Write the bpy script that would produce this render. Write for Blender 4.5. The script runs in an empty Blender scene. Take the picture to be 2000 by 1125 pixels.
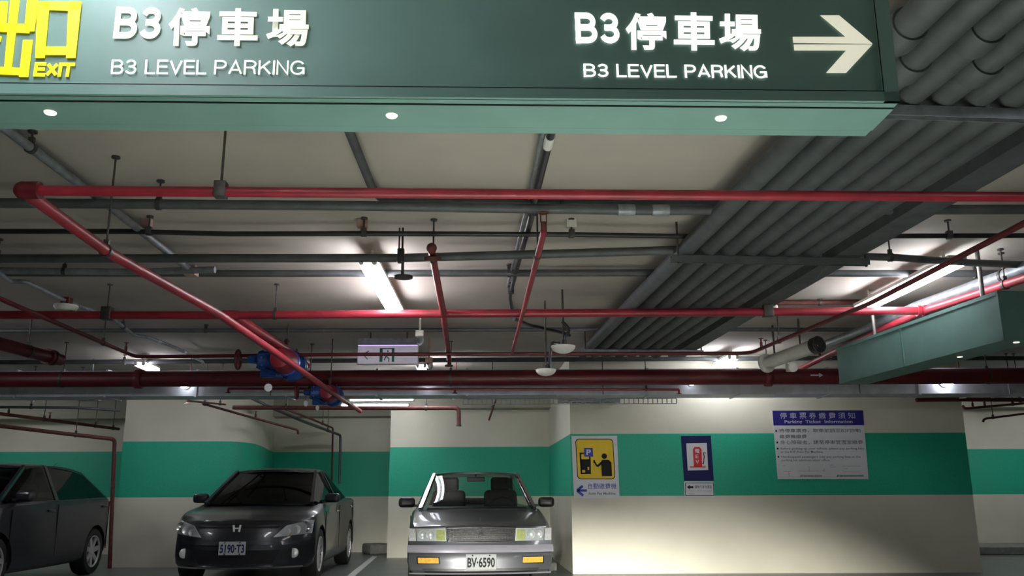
import bpy, bmesh, math, random
import numpy as np
from mathutils import Vector, Matrix
random.seed(7)
S = bpy.context.scene
C = S.collection
R = math.radians
# ------------------------------------------------------------------ camera
EYE = 1.05
FPX = 1700.0
PITCH = math.atan(405 / FPX)
ROLL = R(0.2)
fw = Vector((0, math.cos(PITCH), math.sin(PITCH)))
r0 = Vector((1, 0, 0)); u0 = r0.cross(fw)
rt = r0 * math.cos(ROLL) - u0 * math.sin(ROLL)
up = u0 * math.cos(ROLL) + r0 * math.sin(ROLL)
cam = bpy.data.cameras.new('camera'); co = bpy.data.objects.new('camera', cam); C.objects.link(co)
co.matrix_world = Matrix(((rt.x, up.x, -fw.x, 0), (rt.y, up.y, -fw.y, 0), (rt.z, up.z, -fw.z, EYE), (0, 0, 0, 1)))
cam.sensor_width = 36; cam.lens = 36 * FPX / 2000; cam.clip_start = 0.05; cam.clip_end = 100
S.camera = co
# ------------------------------------------------------------------ world, exposure, headlamps of the car the view is from
w = bpy.data.worlds.new('world'); S.world = w; w.use_nodes = True
w.node_tree.nodes['Background'].inputs[0].default_value = (0.80, 0.85, 0.95, 1)
w.node_tree.nodes['Background'].inputs[1].default_value = 0.02
S.view_settings.view_transform = 'Standard'; S.view_settings.look = 'None'
S.view_settings.gamma = 1; S.view_settings.use_curve_mapping = False
S.view_settings.exposure = 0.25
S.cycles.diffuse_bounces = 6; S.cycles.max_bounces = 12; S.cycles.transparent_max_bounces = 16
for hx in (-0.62, 0.62):
    for watt, cone, tilt, turn in ((430, 100, 48, 4), (4200, 54, 24.2, -2 if hx < 0 else -8)):
        l = bpy.data.lights.new('car_headlamp', 'SPOT'); l.energy = watt; l.spot_size = R(cone); l.spot_blend = 0.45
        l.color = (1.0, 0.97, 0.87); l.shadow_soft_size = 0.06
        o = bpy.data.objects.new('car_headlamp', l); C.objects.link(o); o.location = (hx + 0.3, 1.7, 0.62)
        o.rotation_euler = (R(90 - tilt), 0, R(turn))
TUBE = 44.0          # strength of every fluorescent tube

def ray(px, py):
    return (rt * ((px - 1000) / FPX) + up * (-(py - 562.5) / FPX) + fw)
def PH(px, py, h):            # the point seen at a pixel at height h above the eye
    d = ray(px, py); t = h / d.z; return Vector((0, 0, EYE)) + d * t
def PY(px, py, Y):            # the point seen at a pixel at distance Y
    d = ray(px, py); t = Y / d.y; return Vector((0, 0, EYE)) + d * t
def depth(p): return (p - Vector((0, 0, EYE))).dot(fw)
CEIL = EYE + 1.96

# ------------------------------------------------------------------ materials
def mat(name, col, rough=0.6, metal=0.0, var=0.12, scale=8.0, bump=0.0, coat=0.0, emit=None, es=1.0, spec=0.5):
    m = bpy.data.materials.new(name); m.use_nodes = True
    nt = m.node_tree; b = nt.nodes['Principled BSDF']
    b.inputs['Roughness'].default_value = rough; b.inputs['Metallic'].default_value = metal
    b.inputs['Specular IOR Level'].default_value = spec
    b.inputs['Coat Weight'].default_value = coat; b.inputs['Coat Roughness'].default_value = 0.08
    tc = nt.nodes.new('ShaderNodeTexCoord')
    n = nt.nodes.new('ShaderNodeTexNoise'); n.inputs['Scale'].default_value = scale; n.inputs['Detail'].default_value = 6
    nt.links.new(tc.outputs['Object'], n.inputs['Vector'])
    r = nt.nodes.new('ShaderNodeValToRGB')
    r.color_ramp.elements[0].position = 0.3; r.color_ramp.elements[1].position = 0.7
    r.color_ramp.elements[0].color = tuple(c * (1 - var) for c in col) + (1,)
    r.color_ramp.elements[1].color = tuple(min(1, c * (1 + var)) for c in col) + (1,)
    nt.links.new(n.outputs['Fac'], r.inputs['Fac']); nt.links.new(r.outputs['Color'], b.inputs['Base Color'])
    if bump:
        bp = nt.nodes.new('ShaderNodeBump'); bp.inputs['Strength'].default_value = bump; bp.inputs['Distance'].default_value = 0.01
        n2 = nt.nodes.new('ShaderNodeTexNoise'); n2.inputs['Scale'].default_value = scale * 6
        nt.links.new(tc.outputs['Object'], n2.inputs['Vector']); nt.links.new(n2.outputs['Fac'], bp.inputs['Height'])
        nt.links.new(bp.outputs['Normal'], b.inputs['Normal'])
    if emit:
        b.inputs['Emission Color'].default_value = tuple(emit) + (1,); b.inputs['Emission Strength'].default_value = es
    return m
def glass(name, tint, alpha, rough=0.03):
    m = bpy.data.materials.new(name); m.use_nodes = True; nt = m.node_tree
    for n in list(nt.nodes): nt.nodes.remove(n)
    out = nt.nodes.new('ShaderNodeOutputMaterial'); mx = nt.nodes.new('ShaderNodeMixShader')
    tr = nt.nodes.new('ShaderNodeBsdfTransparent'); gl = nt.nodes.new('ShaderNodeBsdfGlossy')
    tr.inputs['Color'].default_value = tuple(tint) + (1,); gl.inputs['Roughness'].default_value = rough
    gl.inputs['Color'].default_value = (0.9, 0.92, 0.95, 1)
    lw = nt.nodes.new('ShaderNodeLayerWeight'); pw = nt.nodes.new('ShaderNodeMath'); pw.operation = 'POWER'; pw.inputs[1].default_value = 3.5
    ma = nt.nodes.new('ShaderNodeMath'); ma.operation = 'MULTIPLY_ADD'; ma.inputs[1].default_value = 0.28; ma.inputs[2].default_value = alpha
    nt.links.new(lw.outputs['Facing'], pw.inputs[0]); nt.links.new(pw.outputs[0], ma.inputs[0]); nt.links.new(ma.outputs[0], mx.inputs[0]); nt.links.new(tr.outputs[0], mx.inputs[1]); nt.links.new(gl.outputs[0], mx.inputs[2])
    nt.links.new(mx.outputs[0], out.inputs['Surface']); return m
def wall_material(name):
    """cream paint, the green band between the two heights of its lower and upper edge, faint dirt"""
    m = mat(name, (0.70, 0.68, 0.56), 0.55, var=0.06, scale=1.5, bump=0.15)
    nt = m.node_tree; b = nt.nodes['Principled BSDF']
    g = nt.nodes.new('ShaderNodeNewGeometry'); sx = nt.nodes.new('ShaderNodeSeparateXYZ')
    nt.links.new(g.outputs['Position'], sx.inputs[0])
    a1 = nt.nodes.new('ShaderNodeMath'); a1.operation = 'GREATER_THAN'; a1.inputs[1].default_value = EYE - 0.012
    a2 = nt.nodes.new('ShaderNodeMath'); a2.operation = 'LESS_THAN'; a2.inputs[1].default_value = EYE + 0.845
    a3 = nt.nodes.new('ShaderNodeMath'); a3.operation = 'MULTIPLY'
    nt.links.new(sx.outputs['Z'], a1.inputs[0]); nt.links.new(sx.outputs['Z'], a2.inputs[0])
    nt.links.new(a1.outputs[0], a3.inputs[0]); nt.links.new(a2.outputs[0], a3.inputs[1])
    mx = nt.nodes.new('ShaderNodeMix'); mx.data_type = 'RGBA'
    old = b.inputs['Base Color'].links[0].from_socket
    n2 = nt.nodes.new('ShaderNodeTexNoise'); n2.inputs['Scale'].default_value = 40
    r2 = nt.nodes.new('ShaderNodeValToRGB'); r2.color_ramp.elements[0].color = (0.008, 0.33, 0.20, 1); r2.color_ramp.elements[1].color = (0.02, 0.45, 0.29, 1)
    nt.links.new(g.outputs['Position'], n2.inputs['Vector']); nt.links.new(n2.outputs['Fac'], r2.inputs['Fac'])
    nt.links.new(a3.outputs[0], mx.inputs[0]); nt.links.new(old, mx.inputs[6]); nt.links.new(r2.outputs['Color'], mx.inputs[7])
    nt.links.new(mx.outputs[2], b.inputs['Base Color'])
    return m
M = dict(
    wall=wall_material('painted_wall'),
    ceil=mat('ceiling_paint', (0.43, 0.39, 0.34), 0.85, var=0.10, scale=1.3, bump=0.3),
    beam=mat('beam_paint', (0.36, 0.35, 0.29), 0.85, var=0.10, scale=1.3),
    floor=mat('epoxy_floor', (0.12, 0.135, 0.13), 0.35, var=0.2, scale=2.5, bump=0.1),
    line=mat('line_paint', (0.62, 0.63, 0.60), 0.6, var=0.15, scale=12),
    red=mat('red_pipe_paint', (0.24, 0.013, 0.024), 0.45, var=0.22, scale=7),
    dred=mat('dark_red_pipe_paint', (0.095, 0.005, 0.009), 0.5, var=0.25, scale=5),
    rust=mat('rusty_red', (0.10, 0.025, 0.02), 0.7, var=0.3, scale=20),
    galv=mat('galvanised_steel', (0.24, 0.26, 0.28), 0.48, metal=0.35, var=0.25, scale=14),
    galvd=mat('dull_conduit_steel', (0.088, 0.095, 0.10), 0.6, metal=0.25, var=0.18, scale=9),
    zinc=mat('zinc_duct', (0.50, 0.53, 0.58), 0.5, metal=0.15, var=0.15, scale=6),
    black=mat('black_rubber', (0.012, 0.012, 0.013), 0.5, var=0.2),
    cable=mat('black_cable_jacket', (0.02, 0.02, 0.03), 0.28, var=0.2),
    steel=mat('dark_steel', (0.07, 0.065, 0.06), 0.5, metal=0.5, var=0.3, scale=30),
    green=mat('sign_green_metal', (0.135, 0.245, 0.22), 0.45, var=0.06, scale=6, spec=0.4),
    greenb=mat('sign_green_deep', (0.085, 0.165, 0.15), 0.45, var=0.08, scale=6, spec=0.4),  # darker green used on the second sign box
    greend=mat('sign_green_dark', (0.05, 0.12, 0.10), 0.5, var=0.06),
    white=mat('white_plastic', (0.72, 0.71, 0.66), 0.4, var=0.05),
    offw=mat('off_white_housing', (0.56, 0.56, 0.50), 0.5, var=0.1, scale=12),
    pink=mat('faded_junction_paint', (0.40, 0.24, 0.20), 0.6, var=0.15),
    blue=mat('blue_valve_enamel', (0.008, 0.045, 0.20), 0.35, var=0.25, scale=20),
    bluer=mat('blue_band', (0.03, 0.09, 0.55), 0.4, var=0.1),
    tube=mat('lit_tube', (1, 1, 1), 0.4, emit=(0.93, 0.93, 1.0), es=TUBE),
    spot=mat('lit_bulb', (1, 1, 1), 0.4, emit=(0.9, 0.92, 1.0), es=18),
    panel=mat('ceiling_glow', (1, 1, 1), 0.4, emit=(0.93, 1.0, 0.98), es=2.2),  # glow of the panel that stands in for lit ceiling
    dim=mat('glowing_disc', (1, 1, 0.9), 0.4, emit=(1.0, 0.95, 0.78), es=0.75),
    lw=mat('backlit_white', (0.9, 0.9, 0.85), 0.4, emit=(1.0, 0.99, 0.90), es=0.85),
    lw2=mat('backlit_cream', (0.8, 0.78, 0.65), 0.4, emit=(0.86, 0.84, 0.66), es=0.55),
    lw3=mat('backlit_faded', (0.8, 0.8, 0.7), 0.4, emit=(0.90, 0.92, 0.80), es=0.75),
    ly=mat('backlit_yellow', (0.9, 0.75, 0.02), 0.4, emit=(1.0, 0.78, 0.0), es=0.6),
    exitf=mat('exit_face_glow', (0.5, 0.5, 0.52), 0.4, emit=(0.62, 0.56, 0.75), es=0.22),
    exitt=mat('exit_tube_glow', (0.6, 0.5, 0.8), 0.4, emit=(0.62, 0.42, 1.0), es=0.9),
    exitg=mat('exit_green', (0.02, 0.16, 0.10), 0.4),
    sw=mat('sign_white', (0.74, 0.75, 0.78), 0.35, var=0.03),
    sy=mat('sign_yellow', (0.82, 0.58, 0.015), 0.35, var=0.04),
    sk=mat('sign_black', (0.010, 0.010, 0.012), 0.6, spec=0.2),
    sb=mat('sign_blue', (0.012, 0.03, 0.40), 0.4, var=0.05),
    snavy=mat('sign_navy', (0.012, 0.015, 0.09), 0.6, var=0.05, spec=0.2),
    shead=mat('sign_indigo', (0.02, 0.016, 0.20), 0.4, var=0.05),
    sred=mat('sign_red', (0.60, 0.008, 0.012), 0.4, var=0.05),
    sgrey=mat('sign_grey_print', (0.16, 0.16, 0.19), 0.5),
    sfaint=mat('sign_faint_print', (0.45, 0.45, 0.48), 0.5),
    spale=mat('sign_pale_letters', (0.55, 0.55, 0.62), 0.5),
    paint=mat('grey_metallic_paint', (0.03, 0.033, 0.038), 0.32, metal=0.5, var=0.06, scale=200, coat=0.45),
    paint2=mat('grey_silver_paint', (0.105, 0.11, 0.12), 0.32, metal=0.55, var=0.06, scale=200, coat=0.5),
    paint3=mat('near_black_paint', (0.028, 0.028, 0.038), 0.35, metal=0.4, var=0.06, scale=200, coat=0.4),
    chrome=mat('chrome', (0.75, 0.76, 0.78), 0.12, metal=1.0, var=0.04),
    alloy=mat('alloy', (0.6, 0.6, 0.6), 0.35, metal=0.5, var=0.06),
    refl=mat('lamp_reflector', (0.88, 0.90, 0.88), 0.3, metal=0.35, var=0.12, scale=40),
    amber=mat('amber_lamp', (0.62, 0.36, 0.06), 0.25, var=0.15, scale=40),
    yel=mat('pale_yellow_lamp', (0.65, 0.68, 0.25), 0.25, var=0.2, scale=40),
    bplas=mat('black_plastic', (0.015, 0.015, 0.016), 0.4),
    seat=mat('seat_fabric', (0.02, 0.018, 0.018), 0.7),
    tyre=mat('tyre_rubber', (0.012, 0.012, 0.012), 0.75),
    bumper=mat('bumper_lit_silver', (0.42, 0.42, 0.47), 0.3, metal=0.35, var=0.05),  # silver trim, lightened for light reflected off the slanted bumper top
    plate=mat('plate_white', (0.40, 0.42, 0.42), 0.7, var=0.03, spec=0.15),
    taill=mat('tail_lamp', (0.15, 0.01, 0.012), 0.2, coat=0.5),
    concrete=mat('kerb_concrete', (0.20, 0.20, 0.18), 0.8, var=0.25, scale=12),
)
M['gclear'] = glass('clear_car_glass', (0.86, 0.91, 0.88), 0.03)
M['gdark'] = glass('dark_car_glass', (0.035, 0.04, 0.04), 0.03)
M['glens'] = glass('lamp_lens_glass', (0.93, 0.95, 0.95), 0.05)

# ------------------------------------------------------------------ mesh helpers
class MB:
    def __init__(s): s.b = bmesh.new()
    def box(s, c, d, rz=0, rx=0, bev=0):
        m = Matrix.Translation(Vector(c)) @ Matrix.Rotation(rz, 4, 'Z') @ Matrix.Rotation(rx, 4, 'X') @ Matrix.Diagonal((*d, 1))
        g = bmesh.ops.create_cube(s.b, size=1, matrix=m)
        if bev:
            es = {e for v in g['verts'] for e in v.link_edges}
            bmesh.ops.bevel(s.b, geom=list(es), offset=bev, segments=3, profile=0.5, affect='EDGES')
        return s
    def cyl(s, p0, p1, r0, r1=None, n=16):
        p0 = Vector(p0); p1 = Vector(p1); d = p1 - p0
        q = d.to_track_quat('Z', 'Y').to_matrix().to_4x4()
        bmesh.ops.create_cone(s.b, cap_ends=True, segments=n, radius1=r0, radius2=r0 if r1 is None else r1, depth=d.length,
                              matrix=Matrix.Translation((p0 + p1) / 2) @ q)
        return s
    def sph(s, c, r, sc=(1, 1, 1), n=16):
        bmesh.ops.create_uvsphere(s.b, u_segments=n, v_segments=max(8, n // 2), radius=r, matrix=Matrix.Translation(Vector(c)) @ Matrix.Diagonal((*sc, 1)))
        return s
    def tube(s, pts, rad, n=14, bend=0.0, caps=True):
        pts = [Vector(p) for p in pts]
        rads = list(rad) if hasattr(rad, '__len__') else [rad] * len(pts)
        if bend > 0 and len(pts) > 2:               # rounded elbows
            q = [pts[0]]; qr = [rads[0]]
            for i in range(1, len(pts) - 1):
                a, p, c = pts[i - 1], pts[i], pts[i + 1]
                b1 = min(bend, (a - p).length * 0.45); b2 = min(bend, (c - p).length * 0.45)
                A = p + (a - p).normalized() * b1; B = p + (c - p).normalized() * b2
                for k in range(7):
                    t = k / 6; q.append((1 - t) ** 2 * A + 2 * t * (1 - t) * p + t * t * B); qr.append(rads[i])
            q.append(pts[-1]); qr.append(rads[-1]); pts, rads = q, qr
        rings = []; ref = None
        for i, p in enumerate(pts):
            t = (pts[min(i + 1, len(pts) - 1)] - pts[max(i - 1, 0)]).normalized()
            if ref is None:
                ref = Vector((0, 0, 1)) if abs(t.z) < 0.9 else Vector((1, 0, 0))
            a = t.cross(ref).normalized(); bb = a.cross(t).normalized(); ref = bb
            rings.append([s.b.verts.new(p + (a * math.cos(2 * math.pi * k / n) + bb * math.sin(2 * math.pi * k / n)) * rads[i]) for k in range(n)])
        for i in range(len(rings) - 1):
            for k in range(n):
                s.b.faces.new((rings[i][k], rings[i][(k + 1) % n], rings[i + 1][(k + 1) % n], rings[i + 1][k]))
        if caps: s.b.faces.new(rings[0][::-1]); s.b.faces.new(rings[-1])
        return s
    def lathe(s, prof, c, ax=(0, 0, 1), n=24, cap=True):
        """prof: (radius, along) pairs around axis ax through c"""
        q = Vector(ax).to_track_quat('Z', 'Y'); c = Vector(c); rings = []
        for r, z in prof:
            rings.append([s.b.verts.new(c + q @ Vector((r * math.cos(2 * math.pi * k / n), r * math.sin(2 * math.pi * k / n), z))) for k in range(n)])
        for i in range(len(rings) - 1):
            for k in range(n):
                s.b.faces.new((rings[i][k], rings[i][(k + 1) % n], rings[i + 1][(k + 1) % n], rings[i + 1][k]))
        if cap and prof[0][0] > 1e-5: s.b.faces.new(rings[0][::-1])
        if cap and prof[-1][0] > 1e-5: s.b.faces.new(rings[-1])
        return s
    def poly(s, pts, ext):
        """flat polygon with thickness vector ext"""
        a = [s.b.verts.new(Vector(p)) for p in pts]; b = [s.b.verts.new(Vector(p) + Vector(ext)) for p in pts]
        s.b.faces.new(a); s.b.faces.new(b[::-1]); n = len(a)
        for i in range(n): s.b.faces.new((a[i], b[i], b[(i + 1) % n], a[(i + 1) % n]))
        return s
    def grid(s, f, nu, nv, ext=None):
        """surface f(u,v) -> point; ext gives it a back side"""
        V = [[s.b.verts.new(f(i / nu, j / nv)) for j in range(nv + 1)] for i in range(nu + 1)]
        for i in range(nu):
            for j in range(nv): s.b.faces.new((V[i][j], V[i + 1][j], V[i + 1][j + 1], V[i][j + 1]))
        if ext is not None:
            e = Vector(ext); W = [[s.b.verts.new(v.co + e) for v in row] for row in V]
            for i in range(nu):
                for j in range(nv): s.b.faces.new((W[i][j], W[i][j + 1], W[i + 1][j + 1], W[i + 1][j]))
            for i in range(nu):
                s.b.faces.new((V[i][0], W[i][0], W[i + 1][0], V[i + 1][0])); s.b.faces.new((V[i][nv], V[i + 1][nv], W[i + 1][nv], W[i][nv]))
            for j in range(nv):
                s.b.faces.new((V[0][j], V[0][j + 1], W[0][j + 1], W[0][j])); s.b.faces.new((V[nu][j], W[nu][j], W[nu][j + 1], V[nu][j + 1]))
        return s
    def build(s, name, m, parent=None, smooth=True, loc=None, merge=True):
        """ONE mesh object. Geometry is given in world space; under a parent it is stored relative to that parent's origin (or in its local space)."""
        if merge: bmesh.ops.remove_doubles(s.b, verts=s.b.verts, dist=1e-5)
        bmesh.ops.recalc_face_normals(s.b, faces=s.b.faces)
        off = Vector((0, 0, 0))
        if parent is not None and 'org' in parent: off = Vector(parent['org'])
        if loc is not None: off = Vector(loc)
        if off.length: bmesh.ops.translate(s.b, verts=s.b.verts, vec=-off)
        me = bpy.data.meshes.new(name); s.b.to_mesh(me); s.b.free()
        for p in me.polygons: p.use_smooth = smooth
        if smooth:
            try: me.set_sharp_from_angle(angle=R(38))
            except Exception: pass
        me.materials.append(m)
        o = bpy.data.objects.new(name, me); C.objects.link(o)
        if parent is not None:
            o.parent = parent
            if 'org' in parent: o['org'] = list(parent['org'])
        elif loc is not None: o.location = off
        return o
ORG = {}
def tag(o, label=None, cat=None, group=None, kind=None):
    if label: o['label'] = label
    if cat: o['category'] = cat
    if group: o['group'] = group
    if kind: o['kind'] = kind
    return o
def thing(name, label, cat, loc=(0, 0, 0), rz=0, group=None, local=False):
    o = bpy.data.objects.new(name, None); C.objects.link(o); o.location = loc; o.rotation_euler = (0, 0, rz); o.empty_display_size = 0.1
    if not local: o['org'] = list(loc)
    return tag(o, label, cat, group)
def body(mb, name, m, org, label, cat, group=None):
    o = mb.build(name, m, None, loc=org); o['org'] = list(org); return tag(o, label, cat, group)
def struct(mb, name, m, smooth=False):
    return tag(mb.build(name, m, None, smooth=smooth), kind='structure')
def text_verts(s, bold):
    cu = bpy.data.curves.new('t', 'FONT'); cu.body = s; cu.size = 1; cu.offset = bold; cu.resolution_u = 3
    o = bpy.data.objects.new('t', cu); C.objects.link(o)
    dg = bpy.context.evaluated_depsgraph_get(); ev = o.evaluated_get(dg); me = bpy.data.meshes.new_from_object(ev)
    bpy.data.objects.remove(o); bpy.data.curves.remove(cu)
    return me
def text(s, name, m, ll, ux, uy, parent, bold=0.0, lift=0.001, depth_=None, keep=False, label=None):
    """lettering fitted to the parallelogram ll, ll+ux, ll+uy, raised by lift"""
    me = text_verts(s, bold); ll = Vector(ll); ux = Vector(ux); uy = Vector(uy); n = ux.cross(uy).normalized()
    xs = [v.co.x for v in me.vertices]; ys = [v.co.y for v in me.vertices]
    x0, x1, y0, y1 = min(xs), max(xs), min(ys), max(ys)
    off = Vector(parent['org']) if 'org' in parent else Vector((0, 0, 0))
    for v in me.vertices:
        v.co = ll + ux * ((v.co.x - x0) / (x1 - x0)) + uy * ((v.co.y - y0) / (y1 - y0)) + n * lift - off
    me.materials.clear(); me.materials.append(m); me.name = name
    o = bpy.data.objects.new(name, me); C.objects.link(o); o.parent = parent
    if label: o['label'] = label
    return o

# ------------------------------------------------------------------ the shell
FX0, FX1, FY0, FY1 = -13, 13, -5, 19.5
struct(MB().box((0, (FY0 + FY1) / 2, -0.1), (FX1 - FX0, FY1 - FY0, 0.2)), 'floor', M['floor'])
struct(MB().box((0, (FY0 + FY1) / 2, CEIL + 0.1), (FX1 - FX0, FY1 - FY0, 0.2)), 'ceiling', M['ceil'])
struct(MB().box((0, FY0 - 0.1, CEIL / 2), (FX1 - FX0, 0.2, CEIL)), 'wall_front', M['wall'])
struct(MB().box((FX0 - 0.1, 7.25, CEIL / 2), (0.2, FY1 - FY0, CEIL)), 'wall_left', M['wall'])
struct(MB().box((FX1 + 0.1, 7.25, CEIL / 2), (0.2, FY1 - FY0, CEIL)), 'wall_right', M['wall'])
def xat(px, Y, h=0.0):     # x of a pixel column at distance Y near height h
    p = PY(px, 965, Y); return p.x
Yr, Ym, Yh, Yc, Yl, Yf = 12.5, 15.8, 17.4, 13.9, 17.0, 17.2
xr0, xr1 = xat(1116, Yr), xat(1900, Yr)
xm0 = xat(759, Ym)
b = MB()
b.poly([(xr0, Yr, 0), (xr1, Yr, 0), (xr1, FY1, 0), (xr0 - 0.05 * 3.3, FY1, 0), (xr0 - 0.05 * 3.3, Ym, 0)], (0, 0, CEIL))
struct(b, 'wall_back_right', M['wall'])
b = MB().poly([(xm0, Ym, 0), (xr0 - 0.1, Ym, 0), (xr0 - 0.1, FY1, 0), (xm0 - 0.08, FY1, 0)], (0, 0, CEIL))
struct(b, 'wall_back_middle', M['wall'])
# column with a rounded shoulder that runs back to the wall behind the grey sedan
xc0, xc1 = xat(230, Yc), xat(418, Yc)
pts = [(xc0, Yc, 0), (xc1, Yc, 0)]
P0, P1, P2, P3 = Vector((xc1, Yc, 0)), Vector((xc1 + 0.75, Yc + 0.05, 0)), Vector((xat(500, 15.6), 15.6, 0)), Vector((xat(530, Yh), Yh, 0))
for k in range(1, 13):
    t = k / 12; pts.append(((1 - t) ** 3) * P0 + 3 * t * (1 - t) ** 2 * P1 + 3 * t * t * (1 - t) * P2 + t ** 3 * P3)
pts += [(P3.x, FY1, 0), (xc0 - 0.25, FY1, 0)]
struct(MB().poly(pts, (0, 0, CEIL)), 'wall_back_left', M['wall'], smooth=True)
struct(MB().box(((P3.x + xm0) / 2, Yh + 0.5, CEIL / 2), (xm0 - P3.x + 0.2, 1.0, CEIL)), 'wall_back', M['wall'])
struct(MB().box(((FX0 + xc0) / 2, Yl + 0.5, CEIL / 2), (xc0 - FX0 + 0.2, 1.0, CEIL)), 'wall_far_left', M['wall'])
struct(MB().box(((FX1 + xr1) / 2, Yf + 0.5, CEIL / 2), (FX1 - xr1 + 0.2, 1.0, CEIL)), 'wall_far_right', M['wall'])
def beam(x0, x1, y0, y1, h, n):
    struct(MB().box(((x0 + x1) / 2, (y0 + y1) / 2, (EYE + h + CEIL) / 2), (x1 - x0, y1 - y0, CEIL - EYE - h)), 'trim_%d' % n, M['beam'])
beam(FX0, xc0, Yl - 0.45, Yl, 1.44, 1)
beam(P3.x - 0.2, xm0, Yh - 0.45, Yh, 1.50, 2)
beam(xm0, xr0 - 0.1, Ym - 0.4, Ym, 1.50, 3)
beam(xr1, FX1, Yf - 0.4, Yf, 1.62, 4)
struct(MB().box(((xr1 + FX1) / 2, Yf - 0.6, 0.07), (FX1 - xr1, 1.2, 0.14), bev=0.02), 'trim_6', M['concrete'])

# ------------------------------------------------------------------ pipes
def run(pix, h, thick, m, name, label, cat, group=None, bend=0.0, n=14, hs=None, rads=None, world=None):
    """a pipe through pixel points; h one height over the eye or one per point"""
    if world: pts = [Vector(p) for p in world]
    else:
        H = h if hasattr(h, '__len__') else [h] * len(pix)
        pts = [PH(p[0], p[1], hh) for p, hh in zip(pix, H)]
        for e, i_ in ((0, 1), (-1, -2)):          # runs that leave the view go on beyond it
            if not -20 < pix[e][0] < 2020:
                dd = (pts[e] - pts[i_]).normalized(); dd.z = 0; pts[e] = pts[e] + dd * 2.6
    if rads is None:
        zm = depth(pts[len(pts) // 2]); rad = thick / 2 * zm / FPX if thick > 1 else thick
    else: rad = rads
    mb = MB(); mb.tube(pts, rad, n=n, bend=bend)
    o = body(mb, name, m, pts[0], label, cat, group); o['rad'] = rad if not hasattr(rad, '__len__') else rad[0]
    o['pts'] = [c for p in pts for c in p]
    return o, pts
def on(pts, px):              # where along a world polyline the pixel column px falls
    best = None
    for a, c in zip(pts[:-1], pts[1:]):
        for k in range(41):
            p = a.lerp(c, k / 40); d = p - Vector((0, 0, EYE)); z = d.dot(fw)
            if z <= 0.1: continue
            x = 1000 + FPX * d.dot(rt) / z
            if best is None or abs(x - px) < best[0]: best = (abs(x - px), p.copy(), (c - a).normalized())
    return best[1], best[2]
def hanger(o, pts, px, kind='ring', m=None):
    p, d = on(pts, px); r = o['rad']; m = m or M['steel']
    hg = MB().cyl((p.x, p.y, p.z + r + 0.015), (p.x, p.y, CEIL), 0.0065, n=8)
    hg.cyl((p.x, p.y, CEIL - 0.012), (p.x, p.y, CEIL), 0.025, n=12)
    hg = hg.build('hanger_rod', m, o)
    c = MB()
    if kind == 'ring':
        c.lathe([(r + 0.001, -0.014), (r + 0.007, -0.014), (r + 0.007, 0.014), (r + 0.001, 0.014)], p, d, n=20)
        c.box((p.x, p.y, p.z + r + 0.02), (0.03, 0.02, 0.03))
    else:
        c.box((p.x, p.y, p.z + r * 0.4), (2.3 * r, 2.3 * r, 3.2 * r), rz=math.atan2(d.y, d.x), bev=0.004)
    c.build('pipe_clamp', m, hg)
def fitting(o, p, d, r, L, m, name='coupling', flange=False):
    d = Vector(d).normalized(); p = Vector(p); mb = MB()
    if flange: mb.lathe([(r, -L / 2), (r * 1.35, -L / 2), (r * 1.35, -L / 8), (r * 1.1, -L / 8), (r * 1.1, L / 8), (r * 1.35, L / 8), (r * 1.35, L / 2), (r, L / 2)], p, d)
    else: mb.lathe([(r, -L / 2), (r * 1.18, -L / 2), (r * 1.25, -L / 2.6), (r * 1.25, L / 2.6), (r * 1.18, L / 2), (r, L / 2)], p, d)
    return mb.build(name, m, o)

H1, H2 = 1.40, 1.66
# red pipes
p1, q1 = run([(45, 372), (1000, 379), (2060, 385)], H1, 20, M['red'], 'sprinkler_pipe', 'long red sprinkler pipe crossing just below the hanging sign', 'pipe')
hanger(p1, q1, 427, 'box')
elb = PH(45, 372, H1)
dg_, qd = run([(45, 372), (210, 492), (425, 612), (540, 690), (645, 764), (703, 803)], [H1, 1.38, 1.33, 1.29, 1.21, 1.20], 18, M['red'], 'sprinkler_pipe',
              'red pipe running diagonally away from the elbow past the blue valve', 'pipe', rads=[0.031] * 6)
MB().sph(elb, 0.043).lathe([(0.03, -0.02), (0.042, -0.02), (0.042, 0.06), (0.03, 0.06)], elb + Vector((0.02, 0, 0)), (1, 0, 0)).build('elbow_fitting', M['dred'], dg_)
hanger(dg_, qd, 208)
p2, q2 = run([(-80, 615), (450, 616), (800, 613), (1400, 610), (1800, 607)], H2, 16, M['red'], 'sprinkler_pipe', 'red sprinkler main passing beneath the lit tube lamps', 'pipe')
for px in (213, 1502): hanger(p2, q2, px, 'box')
hanger(p2, q2, 541)
for px in (452, 1795):
    a, d = on(q2, px); fitting(p2, a, d, p2['rad'], 0.16 if px < 1000 else 0.09, M['red'], flange=px > 1000)
pr, qr = run([(2080, 518), (1802, 608), (1640, 682), (1560, 722)], H2 - 0.002, 15, M['red'], 'sprinkler_pipe', 'red branch pipe running beside the distant green sign box', 'pipe', rads=[0.036] * 4)
hanger(pr, qr, 1957)
T = PH(458, 618, H2)
# branch with valve, tee to dark main
ME = PY(600, 733, 11.08); ME.z = PY(600, 738, 11.2).z
bb, qb = run(None, 0, 0.05, M['red'], 'sprinkler_pipe', 'short thick red branch between sprinkler main and dark red main', 'pipe', world=[T, Vector((ME.x, ME.y, T.z)).lerp(T, 0.03), (ME.x, 11.0, ME.z + 0.1)], rads=[0.05] * 3)
mz = PY(1000, 738, 11.2).z
pm, qm = run(None, 0, 0.097, M['dred'], 'water_main', 'thick dark red water main crossing in front of the metal duct', 'pipe', n=28,
             world=[(-9.6, 11.2, mz), (-3, 11.2, mz), (9.6, 11.2, mz)], rads=[0.1] * 3)
for px in (120, 860, 1500, 1920): hanger(pm, qm, px, 'ring')
for px in (270, 1495):
    a, d = on(qm, px); fitting(pm, a, d, 0.1, 0.09, M['dred'])
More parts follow.
